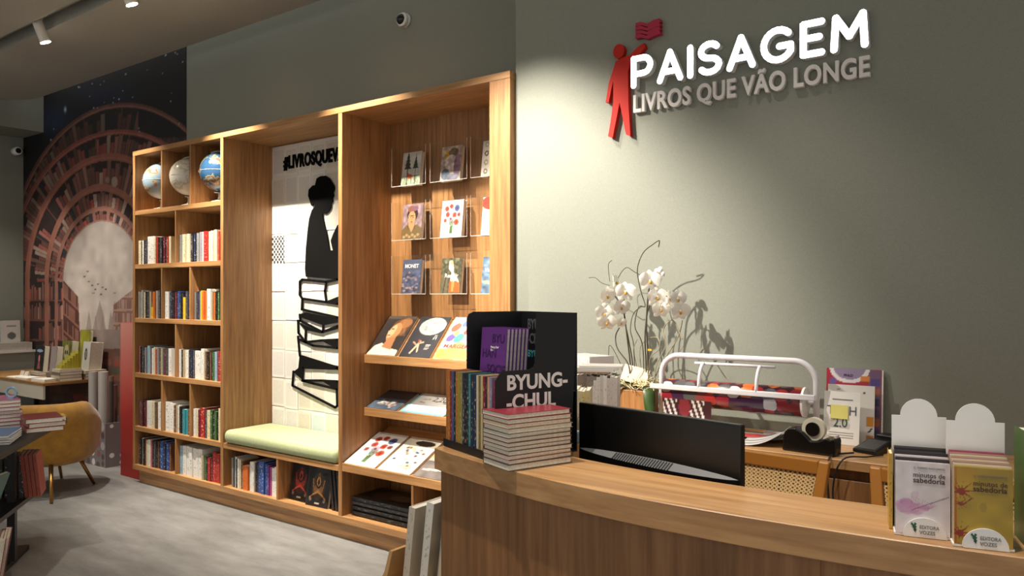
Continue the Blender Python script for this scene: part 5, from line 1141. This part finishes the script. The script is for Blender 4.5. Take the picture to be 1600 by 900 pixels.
# low ledge on the far wall with white books
lg = thing('wall_ledge', 'grey boxed display ledge along the far wall', 'shelf', (-9.45, 2.6, 0)); box('body', MT['paint'], lg, -9.588, -9.28, .8, 3.724, 0, .93, True); box('top_board', MT['white_paint'], lg, -9.588, -9.265, .8, 3.724, .9305, .955, True)
bld = Paint(26, 34, 'd4d0ca').ell(.5, .3, .25, .16, '6a6a6c').rect(.2, .72, .8, .76, '8a8a8a')
b = book('white book with a grey building drawing on the far wall ledge', T(-9.36, 3.44, 1.0405) @ RZ(90) @ RX(-4) @ RZ(-90) @ T(-.07, 0, 0), .07, .17, .24, 'd0cdc8', 'g', 'books on the far wall ledge', art=bld)
for i in range(4): book('white booklet, %s from the bottom, in the flat pile on the far wall ledge' % ORD[i], T(-9.29, 3.36, .956+.021*i) @ RZ(90) @ T(.34, 0, 0) @ RY(-90), .02, .2, .34, 'c8c4bc', 'g', 'booklets on the far wall ledge', pg='pages_white', name='booklet')
book('olive spined book standing near the front of the far wall ledge', T(-9.40, 3.08, .956) @ RZ(90) @ RX(-4) @ RZ(-90) @ T(-.05, 0, 0), .05, .2, .27, '8a8434', 'k', 'books on the far wall ledge')

# gift wrap bin
wbn = thing('wrap_bin', 'square bin covered in grey spotted paper beside the red pillar', 'bin', (-7.25, 3.52, 0))
for n_, b in (('panel', (-7.47, -7.03, 3.40, 3.41, 0, .40)), ('panel', (-7.47, -7.03, 3.69, 3.70, 0, .40)), ('panel', (-7.47, -7.46, 3.411, 3.689, 0, .40)), ('panel', (-7.04, -7.03, 3.411, 3.689, 0, .40)), ('bottom', (-7.459, -7.041, 3.411, 3.689, 0, .01))): box(n_, MT['dot_paper'], wbn, *b, True)
mat('roll_silver', 'a8a29e', .4); mat('roll_brown', '6a4e44', .5); mat('roll_dark', '3a3030', .5)
for i, (x_, y_, r_, h_3, mt, nm) in enumerate([(-7.405, 3.47, .04, .83, 'roll_silver', 'silver'), (-7.31, 3.5, .022, .74, 'roll_dark', 'dark'), (-7.215, 3.47, .042, .84, 'roll_silver', 'pale silver'), (-7.13, 3.5, .022, .80, 'roll_brown', 'brown'), (-7.085, 3.48, .018, .76, 'roll_dark', 'blackish'), (-7.28, 3.6, .03, .7, 'roll_brown', 'short brown')]):
    o = MB().lathe([(.006, h_3), (r_, h_3), (r_, 0), (.006, 0)], (x_, y_, .011), 18, 'z', False).build('gift_wrap_tube', MT[mt]); tag(o, '%s roll of gift wrap standing in the spotted bin' % nm, 'wrap roll', 'gift wrap rolls in the spotted bin')

# ------------------------------------------------------------ magazine rack on the outer side of the counter
mr_ = thing('print_rack', 'light wood print rack standing against the outer side of the counter', 'rack', (-1.75, 2.2, 0))
cw = MT['crate_wood']
box('bottom_tray', cw, mr_, -2.05, -1.54, 1.95, 2.5, .46, .48, True); box('back_board', cw, mr_, -1.56, -1.54, 1.95, 2.5, .481, .82, True)
for y_ in (1.96, 2.46):
    for x_ in (-2.03, -1.57): box('leg', cw, mr_, x_, x_+.025, y_, y_+.025, 0, .459, True)
MB().prism([(-2.05, .481), (-2.03, .481), (-1.985, .55), (-1.965, .62), (-1.96, .64), (-1.975, .64), (-2.0, .56)], 1.95, 2.5, 'y').build('front_lip', cw, mr_, None, True)
mg = Paint(30, 40, 'cdc2ae').blur(.15, 6).ell(.5, .5, .3, .3, 'a89074', a=.6)
for i in range(6):
    tk = [.03, .034, .028, .036, .03, .026][i]; x_ = -1.955+.055*i
    book('%s in the print rack, %s from the outer lip' % (['tall cream-edged art book', 'white boxed art book', 'pale grey art book', 'ragged-edged cream album', 'white art book', 'ivory album'][i], ORD[i]), T(x_, 1.99+.03*(i % 3), .481) @ RY(7), tk, .24+.02*(i % 3), [.34, .36, .37, .33, .38, .36][i]-.02, ['c9bfae', 'dcd8d0', 'a8a4a0', 'd0c4a4', 'e0dcd4', 'd8d0bc'][i], 'g', 'art books in the print rack', pg='pages_white', art=mg if i in (1, 3) else None)
